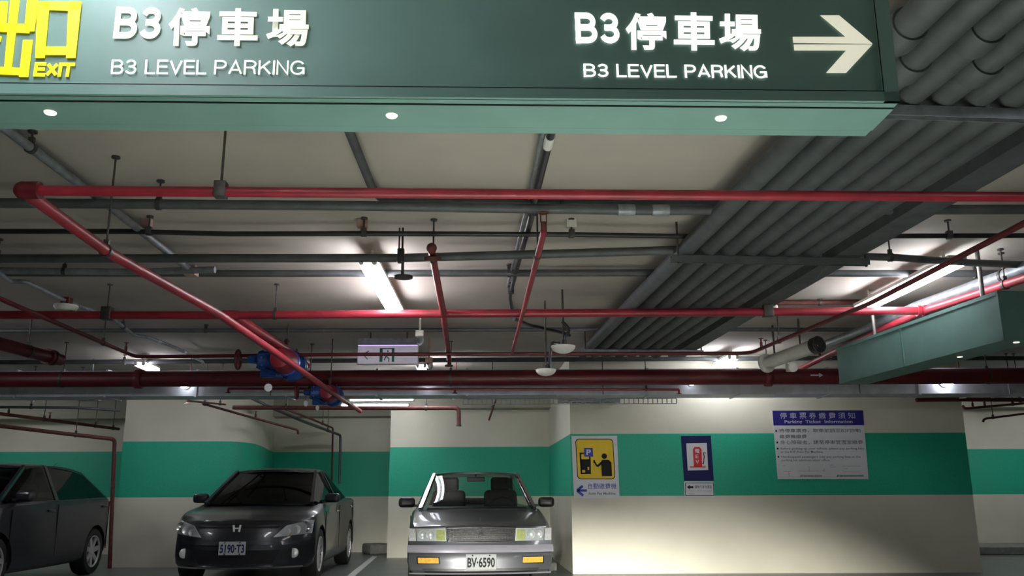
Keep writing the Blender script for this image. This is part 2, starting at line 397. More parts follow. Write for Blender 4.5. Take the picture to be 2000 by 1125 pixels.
# printed marking on the main
a = PY(1522, 733, 11.095); text('消防泡沫管', 'pipe_lettering', M['rust'], a + Vector((0, 0, -0.03)), (0.30, 0, 0), (0, 0, 0.05), pm, bold=0.01, lift=0.003)
def arrow(mb, x0, x1, y, z, hh, th):
    mb.poly([(x0, y, z - th), (x1 - hh, y, z - th), (x1 - hh, y, z - hh * .6), (x1, y, z), (x1 - hh, y, z + hh * .6), (x1 - hh, y, z + th), (x0, y, z + th)], (0, 0.004, 0))
mb = MB(); arrow(mb, a.x + .4, a.x + .56, 11.094, a.z, 0.05, 0.008); mb.build('flow_arrow', M['spale'], pm)
mb = MB(); a = PY(422, 741, 11.095); arrow(mb, a.x - .0, a.x + .22, 11.094, a.z, 0.04, 0.008); mb.build('flow_arrow', M['rust'], pm)
# thin red ring line
HG = 1.60
pg, qg = run([(-90, 545), (265, 697), (700, 692), (1465, 690), (1700, 592), (2080, 395)], HG, 8, M['dred'], 'sprinkler_pipe', 'thin dark red loop pipe bending toward the viewer at both ends', 'pipe', bend=0.15, rads=[0.021] * 6)
for px in (197, 1522): hanger(pg, qg, px)
def upright(o, pts, px, m=None):
    p, d = on(pts, px); r = o['rad']
    sp = MB().cyl((p.x, p.y, p.z), (p.x, p.y, p.z + r + 0.05), 0.016, n=10).cyl((p.x, p.y, p.z + r + 0.05), (p.x, p.y, p.z + r + 0.09), 0.009, n=8)
    sp.cyl((p.x, p.y, p.z + r + 0.09), (p.x, p.y, p.z + r + 0.094), 0.028, n=14)
    sp.build('sprinkler_head', m or M['rust'], o)
for px in (241, 1487): upright(pg, qg, px)
HP = H2 - 0.0
pp, qp = run([(843, 490), (866, 612), (877, 702)], [HP - .0, HP - .0, HP - .01], 12, M['red'], 'sprinkler_pipe', 'short red cross pipe with dark flanged end over the lit tube lamp', 'pipe', rads=[0.026, 0.03, 0.03])
a = qp[0]; MB().sph(a + Vector((0, 0, 0.02)), 0.037).lathe([(0.03, -0.06), (0.062, -0.055), (0.062, -0.03), (0.03, -0.025)], a + Vector((0.005, 0.02, -0.005)), (0, -0.3, 1)).build('end_elbow', M['rust'], pp)
hanger(pp, qp, 846)
a = qp[2]; MB().cyl(a, a + Vector((0, 0, -0.07)), 0.02).cyl(a + Vector((0, 0, -0.07)), a + Vector((0, 0, -0.09)), 0.05, n=16).build('sprinkler_head', M['rust'], pp)
pq, qq = run([(1062, 452), (1038, 548), (1000, 690)], HG, 9, M['red'], 'sprinkler_pipe', 'slim red pipe slanting beside the black cable run', 'pipe', rads=[0.021, 0.021, 0.018])
a = qq[0]; MB().cyl(a, a + Vector((0, 0, 0.06)), 0.02, n=10).box(a + Vector((-0.018, 0, 0.09)), (0.008, 0.02, 0.06)).box(a + Vector((0.018, 0, 0.09)), (0.008, 0.02, 0.06)).cyl(a + Vector((0, 0, 0.118)), a + Vector((0, 0, 0.124)), 0.034, n=14).build('sprinkler_head', M['rust'], pq)
hanger(pq, qq, 1050)
pt, qt = run(None, 0, 0.017, M['red'], 'sprinkler_pipe', 'thin bright red pipe strung along the underside of the metal duct', 'pipe',
             world=[PY(446, 759, 11.38), PY(900, 760, 11.38), PY(1326, 761, 11.38)], rads=[0.016] * 3)
for px in (446, 888, 1322):
    p, d = on(qt, px); MB().cyl(p, p + Vector((0, 0, -0.05)), 0.014, n=10).cyl(p + Vector((0, 0, -0.05)), p + Vector((0, 0, -0.058)), 0.034, n=14).build('sprinkler_head', M['red'] if px > 1000 else M['rust'], pt)
for px in (600, 1262): hanger(pt, qt, px)
# left thick dark red pipe, coming in from the side
pl, ql = run([(-60, 655), (118, 703)], 1.52, 24, M['dred'], 'sprinkler_pipe', 'stout dark red pipe entering beside the white smoke detector', 'pipe', rads=[0.065, 0.065])
hanger(pl, ql, 55); a, d = on(ql, 100); fitting(pl, a, d, 0.065, 0.12, M['dred'], 'flange', True)
# dropping lines behind the duct
def wrun(pts, r, m, label, name='sprinkler_pipe', bend=0.06, group=None, heads=(), rods=()):
    o, q = run(None, 0, r, m, name, label, 'pipe', group, bend=bend, world=pts, rads=[r] * len(pts))
    for px in heads: upright(o, q, px)
    for px in rods: hanger(o, q, px)
    return o, q
Y2 = 13.2
pw, qw = wrun([PY(455, 796, Y2), PY(700, 797, Y2), PY(896, 797, Y2), PY(896, 830, Y2)], 0.032, M['rust'], 'dark red lateral pipe behind the duct ending in a short drop', rods=(560, 830))
a = qw[-1]; MB().cyl(a, a + Vector((0, 0, -0.02)), 0.04, n=14).build('sprinkler_head', M['steel'], pw)
wrun([PY(458, 762, 13.0), PY(530, 796, 14.2), PY(590, 822, 15.2), PY(665, 850, 16.6), PY(663, 945, 16.6)], 0.024, M['galvd'], 'grey pipe sloping back then dropping down behind the grey sedan', heads=(500,), rods=(640,))
wrun([PY(560, 800, 14.0), PY(600, 815, 15.0), PY(650, 836, 16.9), PY(648, 940, 16.9)], 0.018, M['rust'], 'slim rusty pipe dropping just beside the grey drop pipe', rods=(630,))
wrun([PY(395, 788, 12.9), PY(480, 812, 13.5), PY(582, 840, 14.6), PY(582, 848, 14.6)], 0.018, M['rust'], 'slim dark pipe sloping across the curved column face', heads=(500,), rods=(400,))
wrun([PY(-40, 803, 12.9), PY(110, 822, 14.4), PY(232, 838, 16.1)], 0.026, M['rust'], 'rusty pipe above the dark hatchback, upper of two', rods=(85, 186, 222), heads=(15, 97))
wrun([PY(-40, 827, 12.9), PY(110, 845, 13.3), PY(224, 858, 13.75), PY(214, 1110, 13.78)], 0.03, M['rust'], 'rusty pipe turning down the column edge beside the dark hatchback', rods=(148,))
wrun([PY(-40, 795, 13.2), PY(150, 796, 13.4), PY(235, 802, 13.7)], 0.02, M['galvd'], 'grey conduit close to the beam over the dark hatchback', rods=(60,))
wrun([PY(368, 783, 12.3), PY(440, 790, 13.2)], 0.014, M['dred'], 'tiny branch pipe ending in a red and white sprinkler on the column', rods=(430,))
o = wrun([PY(1790, 781, 12.3), PY(1880, 780, 12.4), PY(2040, 781, 12.4)], 0.03, M['dred'], 'dark red pipe over the far doorway beside the ticket wall', rods=(1990,))
wrun([PY(2040, 784, 12.4), PY(1885, 798, 12.4), PY(1880, 792, 12.4)], 0.017, M['rust'], 'upper of two short stub pipes over the far recess', heads=(1900, 1925), rods=(1980,))
wrun([PY(2040, 803, 14.4), PY(1922, 818, 14.4), PY(1920, 824, 14.4)], 0.018, M['rust'], 'lower of two short stub pipes over the far recess', rods=(1940,))
wrun([PY(975, 764, 11.9), PY(965, 790, 12.6), PY(955, 820, 13.4)], 0.014, M['rust'], 'short rusty drop pipe in front of the cream wall', rods=(962,))
wrun([PY(1492, 592, 8.75), PY(1690, 590, 8.8)], 0.026, M['rust'], 'short rusty pipe above the red main with box at its end', rods=(1600,))
for i, (px, py, Y, lab) in enumerate([(367, 786, 12.3, 'red and white sprinkler hanging over the column'), (1880, 775, 12.3, 'red and white sprinkler near the far doorway'), (891, 777, 12.6, 'red and white sprinkler over the silver grey car')]):
    a = PY(px, py, Y); t = thing('fire_sprinkler', lab, 'sprinkler', a)
    MB().cyl(a + Vector((0, 0, 0.0)), a + Vector((0, 0, 0.05)), 0.022, n=12).cyl(a + Vector((0, 0, 0.05)), (a.x, a.y, CEIL if Y > 12.4 else CEIL), 0.008, n=8).build('drop_fitting', M['red'], t)
    MB().lathe([(0.02, 0.0), (0.045, -0.012), (0.05, -0.02), (0.01, -0.024)], a, n=16).build('escutcheon', M['white'], t)

# grey lateral conduits
def cond(pix, h, th, m, label, rods=(), kind='ring', group=None, rads=None, bend=0.0, name='electrical_conduit', cat='conduit'):
    o, q = run(pix, h, th, m, name, label, cat, group, bend=bend, rads=rads)
    for px in rods: hanger(o, q, px, kind)
    return o, q
oa, qa = cond([(-60, 396), (700, 402), (1250, 411), (2080, 409)], 1.80, 19, M['galvd'], 'grey conduit just under the long red pipe', rods=(300,))
for px in (1220, 1300):
    a, d = on(qa, px); fitting(oa, a, d, oa['rad'], 0.11, M['galv'])
cond([(655, 190), (683, 258), (728, 370), (748, 392), (800, 394), (1420, 398)], 1.88, 13, M['galvd'], 'grey conduit coming from behind the sign and turning along the red pipe', bend=0.12, rads=[0.026] * 6, rods=(1100,))
cond([(-60, 452), (250, 452), (450, 457), (700, 456), (1110, 458), (1360, 462), (2080, 460)], 1.84, 10, M['black'], 'black rubber covered cable with square clamps', rods=(288, 708, 1115, 1850), kind='box', name='power_cable', cat='cable')
cond([(-60, 505), (780, 504), (1040, 497), (1312, 489), (1500, 486)], 1.80, 17, M['galvd'], 'grey conduit level with the top end of the lit tube lamp', rods=(8,))
cond([(1600, 498), (1750, 503), (1890, 513), (2080, 520)], 1.80, 14, M['galvd'], 'dark conduit running behind the upper end of the slanting tube lamp', rods=(1740,))
cond([(-60, 533), (500, 534), (1290, 533), (2080, 535)], 1.88, 14, M['galvd'], 'grey conduit passing above the lit tube lamp', rods=(1000, 1900))
cond([(-60, 528), (240, 531), (420, 527)], 1.84, 13, M['galv'], 'short pale conduit resting along the longer grey one', rods=(120,))
cond([(-60, 646), (700, 645), (1190, 643), (2080, 645)], 1.89, 8, M['galvd'], 'narrow grey conduit behind the exit sign', rods=(400, 1350))
cond([(-60, 708), (1140, 702), (1700, 699), (2080, 700)], 1.86, 9, M['galvd'], 'narrow dark conduit just over the thick water main', rods=(240, 1600))
k1, qk = cond([(-30, 222), (15, 255), (225, 412), (372, 528)], 1.86, 12, M['galv'], 'pale grey conduit slanting down to a square junction box', rads=[0.026] * 4, rods=(60,))
a = qk[-1]; MB().box(a + Vector((0, 0.02, 0)), (0.10, 0.10, 0.09), bev=0.008).build('junction_box', M['pink'], k1)
k2, qk2 = cond([(-60, 500), (0, 535), (20, 550), (50, 550), (125, 586), (220, 622), (262, 655), (290, 659), (345, 680), (395, 706), (400, 716)], 1.80, 9, M['galv'], 'bent grey conduit carrying the white smoke detector', bend=0.05, rads=[0.02] * 11, rods=(240,))
for pxa in (310, 360):
    a, d = on(qk2, pxa); fitting(k2, a, d, 0.02, 0.08, M['zinc'])
a, d = on(qk2, 130)
t = thing('smoke_detector', 'round white smoke detector with red base under bent conduit', 'smoke detector', a)
MB().box(a + Vector((0, 0, 0.0)), (0.085, 0.085, 0.07), bev=0.01).build('detector_base', M['dred'], t)
MB().lathe([(0.04, -0.035), (0.105, -0.04), (0.108, -0.058), (0.085, -0.09), (0.04, -0.10), (0.0, -0.10)], a, n=28).build('detector_body', M['white'], t)
# boxes behind clamps
for px, lab in ((286, 'small brown mounting box above the black cable near the elbow'), (708, 'small brown mounting box above the black cable over the tube lamp'), (1116, 'small brown mounting box above the black cable near the slim red pipe')):
    a = PH(px, 436, 1.93); tag(MB().box(a, (0.075, 0.05, 0.07), bev=0.004).build('mounting_box', M['offw'] if px > 1000 else M['pink'], None), lab, 'box', 'boxes over the black cable')
# bundle of big conduits
HB = 1.77
def bx(i): return 0.0
yb0, yb1 = 2.4, 11.05
L6, R6 = PH(1352, 470, HB), PH(1650, 470, HB)
LF, RF = PH(1128, 700, HB), PH(1300, 700, HB)
pitch = 0.158; rc = 0.064
dirv = (PH(1137, 690, HB) - PH(1395, 430, HB)); dirv.z = 0; dirv.normalize()
base0 = PH(1358, 468, HB)
t_near = (yb0 - base0.y) / dirv.y; t_far = (yb1 - base0.y) / dirv.y
perp = Vector((dirv.y, -dirv.x, 0))
names = ['first', 'second', 'third', 'fourth', 'fifth', 'sixth', 'seventh']
for i in range(7):
    o0 = base0 + perp * (pitch * i)
    A = o0 + dirv * t_near; Bp = o0 + dirv * t_far
    mb = MB().tube([A, Bp], rc, n=20)
    o = body(mb, 'cable_conduit', M['galvd'], A, '%s thick conduit of the parallel bank, counted from the sign%s' % (names[i], ''), 'conduit', 'bank of thick parallel conduits')
    for yy in ((3.35,) if i % 2 else (3.1,)):
        p = o0 + dirv * ((yy - base0.y) / dirv.y); fitting(o, p, dirv, rc * 0.98, 0.13, M['galvd'])
# cable tray next to the bank
o0 = base0 + perp * (pitch * 7 + 0.11) + Vector((0, 0, 0.0))
A = o0 + dirv * t_near; Bp = o0 + dirv * t_far
mb = MB()
for dx, dz, wx, wz in ((0, -0.04, 0.2, 0.008), (-0.098, 0.0, 0.006, 0.09), (0.098, 0.0, 0.006, 0.09)):
    c = (A + Bp) / 2 + perp * dx + Vector((0, 0, dz)); mb.box(c, (wx, (Bp - A).length, wz), rz=-math.atan2(perp.y, perp.x) * -1)
tr = body(mb, 'cable_tray', M['galvd'], A, 'dark narrow cable tray alongside the conduit bank', 'cable tray')
mb = MB(); mb.tube([A + Vector((-0.03, 0, 0.0)), Bp + Vector((-0.03, 0, 0.0))], 0.028, n=10).build('tray_cable', M['cable'], tr)
for k in range(5):
    pass
for j, (yy, lab) in enumerate(((3.62, 'steel strut carrying the conduit bank next to the big sign'), (6.15, 'steel strut carrying the conduit bank between the red pipes'), (10.35, 'steel strut carrying the conduit bank near the bowl lamps'))):
    c0 = base0 + dirv * ((yy - base0.y) / dirv.y)
    l0 = c0 - perp * 0.13; l1 = c0 + perp * (pitch * 7 + 0.26)
    zt = base0.z - rc - 0.004
    t = thing('support_strut', lab, 'bracket', (l0.x, l0.y, zt))
    mid = (l0 + l1) / 2; ang = math.atan2((l1 - l0).y, (l1 - l0).x); L = (l1 - l0).length
    mb = MB(); mb.box((mid.x, mid.y, zt - 0.022), (L, 0.045, 0.004), rz=ang)
    mb.box((mid.x + .0, mid.y - 0.022, zt - 0.012 - 0.012), (L, 0.004, 0.05), rz=ang).box((mid.x, mid.y + 0.022, zt - 0.024), (L, 0.004, 0.05), rz=ang)
    mb.build('channel', M['galv'] if j != 1 else M['galvd'], t)
    for e in (l0.lerp(l1, 0.035), l0.lerp(l1, 0.985)):
        MB().cyl((e.x, e.y, zt - 0.06), (e.x, e.y, CEIL), 0.008, n=8).build('threaded_rod', M['steel'], t)
# black cable run with its metal strip
cr, qc = run([(1092, 190), (1076, 262), (1050, 365), (1036, 430), (1010, 520), (995, 580), (1004, 622)], 1.88, 12, M['cable'], 'cable_run', 'glossy black cable slanting down past the slim red pipe', 'cable', bend=0.1, rads=[0.024, 0.024, 0.024, 0.024, 0.022, 0.02, 0.018])
mb = MB(); mb.tube([p + Vector((-0.045, 0, 0.0)) for p in [PH(1092, 190, 1.90), PH(1076, 262, 1.90), PH(1038, 420, 1.90), PH(1000, 560, 1.90)]], 0.012, n=8); mb.build('metal_strip', M['galv'], cr)
a, d = on(qc, 1072); fitting(cr, a, d, 0.023, 0.14, M['white'], 'paper_tag')
for px in (1040, 998): hanger(cr, qc, px, 'box')
wc, qwc = run([(1004, 622), (1035, 636), (1055, 640), (1090, 648), (1105, 652), (1112, 655)], 1.80, 8, M['cable'], 'flexible_conduit', 'loose dark flexible hose leading to the bowl lamps', 'cable', bend=0.1, rads=[0.02] * 6)
run([(1634, 500), (1604, 530), (1592, 548), (1578, 553), (1556, 546), (1535, 560)], 1.74, 7, M['galvd'], 'flexible_conduit', 'wavy grey hose dropping off the cable tray', 'cable', bend=0.08, rads=[0.016] * 6)
# right hand grey pipe below the ceiling
cond([(2080, 497), (1790, 600), (1700, 640), (1570, 690)], 1.76, 20, M['galv'], 'broad grey pipe alongside the red branch by the green box', rads=[0.055] * 4, rods=(1960,))
# clamp assembly near lamp
a = PH(783, 500, 1.74)
t = thing('pipe_bracket', 'dark steel bracket hanging beside the lit tube lamp', 'bracket', a)
MB().box(a, (0.05, 0.05, 0.11), bev=0.006).cyl(a + Vector((0.01, 0, 0.05)), (a.x + 0.01, a.y, CEIL), 0.008, n=8).cyl(a + Vector((-0.015, 0, 0.05)), (a.x - 0.015, a.y, CEIL), 0.006, n=8).build('clamp_block', M['bplas'], t)
MB().box(a + Vector((0.015, 0, -0.09)), (0.02, 0.02, 0.1)).cyl(a + Vector((0.02, 0.02, -0.15)), a + Vector((0.02, 0.02, -0.165)), 0.07, n=18).build('lower_plate', M['steel'], t)

# ------------------------------------------------------------------ valves
def valve(a, sc, label, ax):
    """alarm valve on a red branch: a at its centre, ax pipe direction"""
    t = thing('fire_valve', label, 'valve', a); ax = Vector(ax).normalized()
    side = Vector((-1, 0, 0))
    def q(al, s, z): return a + ax * (al * sc) + side * (s * sc) + Vector((0, 0, z * sc))
    MB().lathe([(0.06 * sc, -0.36 * sc), (0.12 * sc, -0.34 * sc), (0.15 * sc, -0.2 * sc), (0.16 * sc, 0.0), (0.12 * sc, 0.16 * sc), (0.08 * sc, 0.2 * sc)], a, ax).build('valve_body', M['red'], t)
    MB().lathe([(0.12 * sc, 0.2 * sc), (0.19 * sc, 0.2 * sc), (0.19 * sc, 0.25 * sc), (0.12 * sc, 0.25 * sc)], a, ax).lathe([(0.12 * sc, 0.28 * sc), (0.19 * sc, 0.28 * sc), (0.19 * sc, 0.33 * sc), (0.1 * sc, 0.33 * sc)], a, ax).build('flange', M['blue'], t)
    MB().lathe([(0.158 * sc, -0.04 * sc), (0.166 * sc, -0.04 * sc), (0.166 * sc, 0.03 * sc), (0.15 * sc, 0.03 * sc)], a, ax).build('collar_band', M['bluer'], t)
    g = MB()
    g.lathe([(0.0, 0.12 * sc), (0.10 * sc, 0.13 * sc), (0.12 * sc, 0.2 * sc), (0.10 * sc, 0.3 * sc), (0.11 * sc, 0.32 * sc), (0.11 * sc, 0.36 * sc), (0.06 * sc, 0.40 * sc), (0.045 * sc, 0.5 * sc), (0, 0.5 * sc)], q(-.1, -0.05, 0.02), side)
    for k in range(6):
        ca = q(-.1, 0.27, 0.02) + Vector((0, math.cos(k), math.sin(k))) * 0.1 * sc; g.sph(ca, 0.022 * sc, n=8)
    g.box(q(0.0, 0.18, -0.14), (0.26 * sc, 0.12 * sc, 0.1 * sc), bev=0.01).cyl(q(-.05, .35, -.05), q(-.05, .1, -.16), 0.03 * sc)
    g.build('gate_valve', M['blue'], t)
    MB().cyl(q(-.1, .42, .02), q(-.1, .62, .02), 0.016 * sc).build('stem', M['steel'], t)
    hw = MB(); c = q(-.1, 0.58, 0.02)
    n = 28
    hw.tube([c + Vector((0, math.cos(2 * math.pi * k / n), math.sin(2 * math.pi * k / n))) * 0.115 * sc for k in range(n + 1)], 0.016 * sc, n=8, caps=False)
    for k in range(3):
        an = k * math.pi / 3 + .3; v = Vector((0, math.cos(an), math.sin(an))) * 0.115 * sc; hw.tube([c - v, c + v], 0.011 * sc, n=6)
    hw.build('handwheel', M['dred'], t)
    MB().cyl(q(.05, 0.03, .12), q(.05, 0.03, .26), 0.022 * sc).sph(q(.05, .03, .28), 0.034 * sc, n=10).cyl(q(.15, -.08, .1), q(.15, -.08, .2), 0.012 * sc, n=8).build('top_fitting', M['rust'], t)
    return t, q
ct = PH(560, 708, 1.50)
axv = (qb[2] - qb[0])
tv, qv = valve(ct, 0.92, 'blue and red valve with handwheel in front of the water main', axv)
MB().cyl((ct.x, ct.y, ct.z + 0.12), (ct.x, ct.y, CEIL), 0.008, n=8).build('hanger_rod', M['steel'], tv)
c2 = PY(645, 770, 11.0)
tv2, qv2 = valve(c2, 0.70, 'second blue valve lower down beyond the duct', qd[-1] - qd[-3])
MB().cyl((c2.x, c2.y, c2.z + 0.1), (c2.x, c2.y, CEIL), 0.008, n=8).build('hanger_rod', M['steel'], tv2)
for (px, py, Y, r, lab) in ((524, 757, ct.y + .1, 0.046, 'round white tag hung under the near blue valve'), (597, 788, 10.9, 0.036, 'narrow white tag under the far blue valve'), (620, 797, 11.0, 0.032, 'small white tag beside the narrow one under the far blue valve')):
    a = PY(px, py, Y); t = thing('valve_tag', lab, 'tag', a, group='tags hung on the valves')
    MB().lathe([(0, -0.002), (r, -0.002), (r, 0.002), (0, 0.002)], a, (0.25, -1, 0) if Y < 10.8 else (0.9, -0.5, 0), n=24).build('tag_disc', M['sw'], t)
    MB().cyl(a + Vector((0, 0, r)), (a.x, a.y, ct.z - .1 if Y < 10.8 else c2.z), 0.003, n=6).build('tag_wire', M['steel'], t)

# ------------------------------------------------------------------ duct
db, df, dk = EYE + 1.295, 11.55, 12.0
mb = MB(); mb.box((0, (df + dk) / 2, db + 0.17), (19.4, dk - df, 0.34))
for x in np.arange(-9, 9.5, 1.2): mb.box((x, (df + dk) / 2, db + 0.17), (0.03, dk - df + 0.03, 0.37))
dct = body(mb, 'ventilation_duct', M['zinc'], (0, df, db), 'long flat silver metal duct running above the parked cars', 'duct')
for x in (-7, -3.2, 1.2, 4.6, 8):
    MB().cyl((x, df - 0.025, db), (x, df - 0.025, CEIL), 0.006, n=8).build('hanger_rod', M['steel'], dct)
mb = MB()
x0, x1 = PY(905, 775, 12.03).x, PY(1320, 775, 12.03).x
for i in range(46):
    x = x0 + (x1 - x0) * i / 45; mb.box((x, 12.0, db - 0.04), (0.01, 0.02, 0.07), rz=0)
mb.box(((x0 + x1) / 2, 12.0, db - 0.004), (x1 - x0, 0.03, 0.008)).box(((x0 + x1) / 2, 12.0, db - 0.075), (x1 - x0, 0.03, 0.008))
mb.build('ribbed_edge_strip', M['galv'], dct)

# ------------------------------------------------------------------ lamps
def batten(name, p0, p1, label, tubes=2, off=0.052):
    c = (p0 + p1) / 2; d = (p1 - p0); L = d.length; d.normalize(); s = Vector((d.y, -d.x, 0)).normalized()
    t = thing(name, label, 'lamp', (c.x, c.y, CEIL), group='fluorescent ceiling lamps')
    rz = math.atan2(d.y, d.x)
    mb = MB(); mb.box((c.x, c.y, c.z + 0.045), (L + 0.05, 0.15 if tubes == 2 else 0.06, 0.03), rz=rz)
    for e in (-0.4, 0.4): mb.cyl((c.x + d.x * L * e, c.y + d.y * L * e, c.z + 0.07), (c.x + d.x * L * e, c.y + d.y * L * e, CEIL), 0.012, n=8)
    mb.build('lamp_housing', M['white'], t)
    for k in ((-1, 1) if tubes == 2 else (0,)):
        tu = MB().cyl(p0 + s * off * k, p1 + s * off * k, 0.024, n=14).build('fluorescent_tube', M['tube'], t)
        for e, dd in ((p0, -d), (p1, d)):
            cp = MB(); cp.cyl(e + s * off * k + dd * 0.002, e + s * off * k + dd * 0.03, 0.021, n=14); cp.box(e + s * off * k + dd * 0.016 + Vector((0, 0, 0.02)), (0.03, 0.04, 0.05), rz=rz)
            cp.build('tube_holder', M['offw'], tu)
    return t
batten('tube_lamp', PH(719, 514, 1.80), PH(773, 611, 1.80), 'lit twin tube lamp crossing above the red sprinkler main')
batten('tube_lamp', PH(1868, 514, 1.80), PH(1684, 604, 1.80), 'lit slanting tube lamp ending above the red branch junction')
# lamps of the same rows, further on and behind the view
for px, py, lab in ((285, 716, 'distant tube lamp end over the left column'), (823, 716, 'distant twin tube lamp end beside the exit sign'), (1408, 714, 'distant tube lamp end beyond the conduit bank')):
    a = PH(px, py, 1.80)
    if px < 400: a.y = 12.1
    if px > 1000: a.y = 11.7
    batten('tube_lamp', a, a + Vector((-0.04, 0.65 if px > 1000 else 0.6 if px < 400 else 1.0, 0)), lab)
a0 = PY(668, 793, 14.6); a1 = PY(832, 793, 14.6)
batten('tube_lamp', Vector((a0.x, 14.6, a0.z)), Vector((a1.x - 0.3, 14.6, a0.z)), 'crosswise tube lamp glowing beyond the second blue valve', 1)
a0, a1 = PY(684, 778, 13.9), PY(806, 778, 13.9)
t = thing('ceiling_glow_panel', 'wide white glowing panel standing in for lit ceiling above the crosswise tube', 'lamp', (a0.x, 13.9, a0.z))  # glowing panel added to stand in for brightly lit ceiling
MB().box(((a0.x + a1.x) / 2, 13.95, a0.z + .02), (a1.x - a0.x + .05, 0.10, 0.13), bev=.005).cyl((a0.x + .2, 13.95, a0.z), (a0.x + .2, 13.95, CEIL), .008, n=8).cyl((a1.x - .2, 13.95, a0.z), (a1.x - .2, 13.95, CEIL), .008, n=8).build('lamp_housing', M['white'], t)  # backing box of the added panel, hung on two rods
MB().box(((a0.x + a1.x) / 2, 13.895, a0.z + .01), (a1.x - a0.x, 0.02, 0.10), bev=.004).build('ceiling_glow_face', M['panel'], t)
for x, y, lab in ((-1.3, 1.2, 'tube lamp out of sight over the big sign'), (3.8, 1.2, 'tube lamp out of sight over the conduit bank'), (-7.0, 8.0, 'tube lamp out of sight beyond the hatchback'), (9.4, 14.6, 'added tube lamp out of sight, brightening the far recess'), (-10.0, 14.0, 'added tube lamp out of sight, brightening the area past the hatchback')):  # the last two are added to brighten the far recess and far left
    batten('tube_lamp', Vector((x, y, EYE + 1.80)), Vector((x - 0.05, y + 1.3, EYE + 1.80)), lab)
for px, py, w_, lab in ((358, 754, 14, 'small bright round lamp under the water main above the grey sedan'), (835, 750, 9, 'small bright round lamp under the water main above the silver grey car'), (1352, 750, 9, 'small bright round lamp under the water main near the conduit bank'), (1853, 748, 22, 'largest bright round lamp below the distant green sign')):
    a = PY(px, py, 11.42); t = thing('round_lamp', lab, 'lamp', (a.x, df, a.z), group='round lamps on the duct edge'); r = w_ / 2 * 11.2 / FPX
    MB().cyl((a.x, df, a.z + r * .4), (a.x, df - 0.03, a.z + r * .4), r * 1.0, n=20).box((a.x, df - 0.01, a.z + r), (r, 0.02, r)).build('lamp_housing', M['offw'], t)
    MB().sph((a.x, 11.44, a.z), r, (1, 0.9, 0.62)).build('lamp_bulb', M['spot'], t)
def bowl(px, py, Y, r, label, hose):
    a = PY(px, py, Y); t = thing('bowl_lamp', label, 'lamp', a, group='white bowl lamps')
    prof = [(0.0, -r * 0.62)] + [(r * math.sin(k / 8 * math.pi / 2), -r * 0.62 * math.cos(k / 8 * math.pi / 2)) for k in range(1, 9)]
    prof += [(r * 0.96, 0.0), (r * .9, -r * .12), (r * .5, -r * .45), (0, -r * .55)]
    MB().lathe(prof, a, n=32).build('lamp_bowl', M['white'], t)
    MB().sph(a + Vector((0, 0, 0.01)), 0.03, (1, 1, 1.5)).cyl(a + Vector((0, 0, 0.0)), (a.x, a.y, CEIL), 0.010, n=10).cyl(a + Vector((0, 0, -.05)), a + Vector((0, 0, .06)), 0.03).build('lamp_stem', M['steel'], t)
    MB().tube([PY(x, y, Y) for x, y in hose], 0.016, n=10, bend=0.06).build('flexible_hose', M['cable'], t)
bowl(1100, 676, 8.3, 0.118, 'white bowl shaped lamp hung above the thick water main', [(1103, 676), (1104, 655), (1112, 648), (1108, 638), (1098, 628)])
bowl(1066, 722, 8.8, 0.105, 'smaller white bowl lamp hung in front of the thick water main', [(1074, 722), (1074, 690), (1078, 668), (1088, 672), (1100, 668)])

# ------------------------------------------------------------------ exit sign on the ceiling
e0, e1 = PY(697, 712, 10.5), PY(817, 709, 10.5); top = PY(757, 673, 10.5).z
t = thing('exit_sign', 'hanging emergency exit sign with running figure and arrow', 'exit sign', (e0.x, 10.5, e0.z))
cx = (e0.x + e1.x) / 2; wd = e1.x - e0.x; hh = top - e0.z
MB().box((cx, 10.53, e0.z + hh / 2), (wd, 0.06, hh), bev=0.005).build('sign_case', M['offw'], t)
MB().box((cx, 10.497, e0.z + hh / 2 - 0.005), (wd - 0.02, 0.006, hh - 0.03)).build('sign_face', M['exitf'], t)
MB().box((cx, 10.492, top - 0.012), (wd - 0.02, 0.008, 0.012)).build('glowing_edge', M['exitt'], t)
MB().box((cx, 10.54, top + 0.045), (wd, 0.05, 0.07)).build('mounting_plate', M['galv'], t)
for k in (-.3, .3): MB().cyl((cx + k * wd, 10.54, top + .05), (cx + k * wd, 10.54, CEIL), 0.008, n=8).build('hanger_rod', M['steel'], t)
s_ = wd / 120.0; X = lambda px: e0.x + (px - 697) * s_; Z = lambda py: e0.z + (711 - py) * s_
mb = MB(); y = 10.493
def stroke(mb, p, q, th, y, ext=-0.003):
    p = Vector((p[0], 0, p[1])); q = Vector((q[0], 0, q[1])); d = (q - p).normalized(); n = Vector((-d.z, 0, d.x)) * th / 2
    mb.poly([(v.x, y, v.z) for v in (p + n, q + n, q - n, p - n)], (0, ext, 0))
stroke(mb, (X(720), Z(684)), (X(709), Z(692)), .012, y); stroke(mb, (X(709), Z(692)), (X(718), Z(701)), .012, y)
mb.build('arrow_symbol', M['exitg'], t)
mb = MB()
for (x0_, x1_, z0_, z1_) in ((741, 747, 680, 706), (765, 770, 680, 706), (741, 770, 679, 681)):
    mb.box(((X(x0_) + X(x1_)) / 2, y, (Z(z0_) + Z(z1_)) / 2), (X(x1_) - X(x0_), 0.004, Z(z0_) - Z(z1_)))
mb.sph((X(757), y, Z(685)), 0.012, (1, .3, 1), 10)
for p, q in (((756, 688), (754, 695)), ((754, 695), (760, 700)), ((760, 700), (759, 706)), ((754, 695), (750, 703)), ((756, 689), (763, 692)), ((756, 689), (749, 692))):
    stroke(mb, (X(p[0]), Z(p[1])), (X(q[0]), Z(q[1])), .014, y)
mb.build('running_figure', M['exitg'], t)
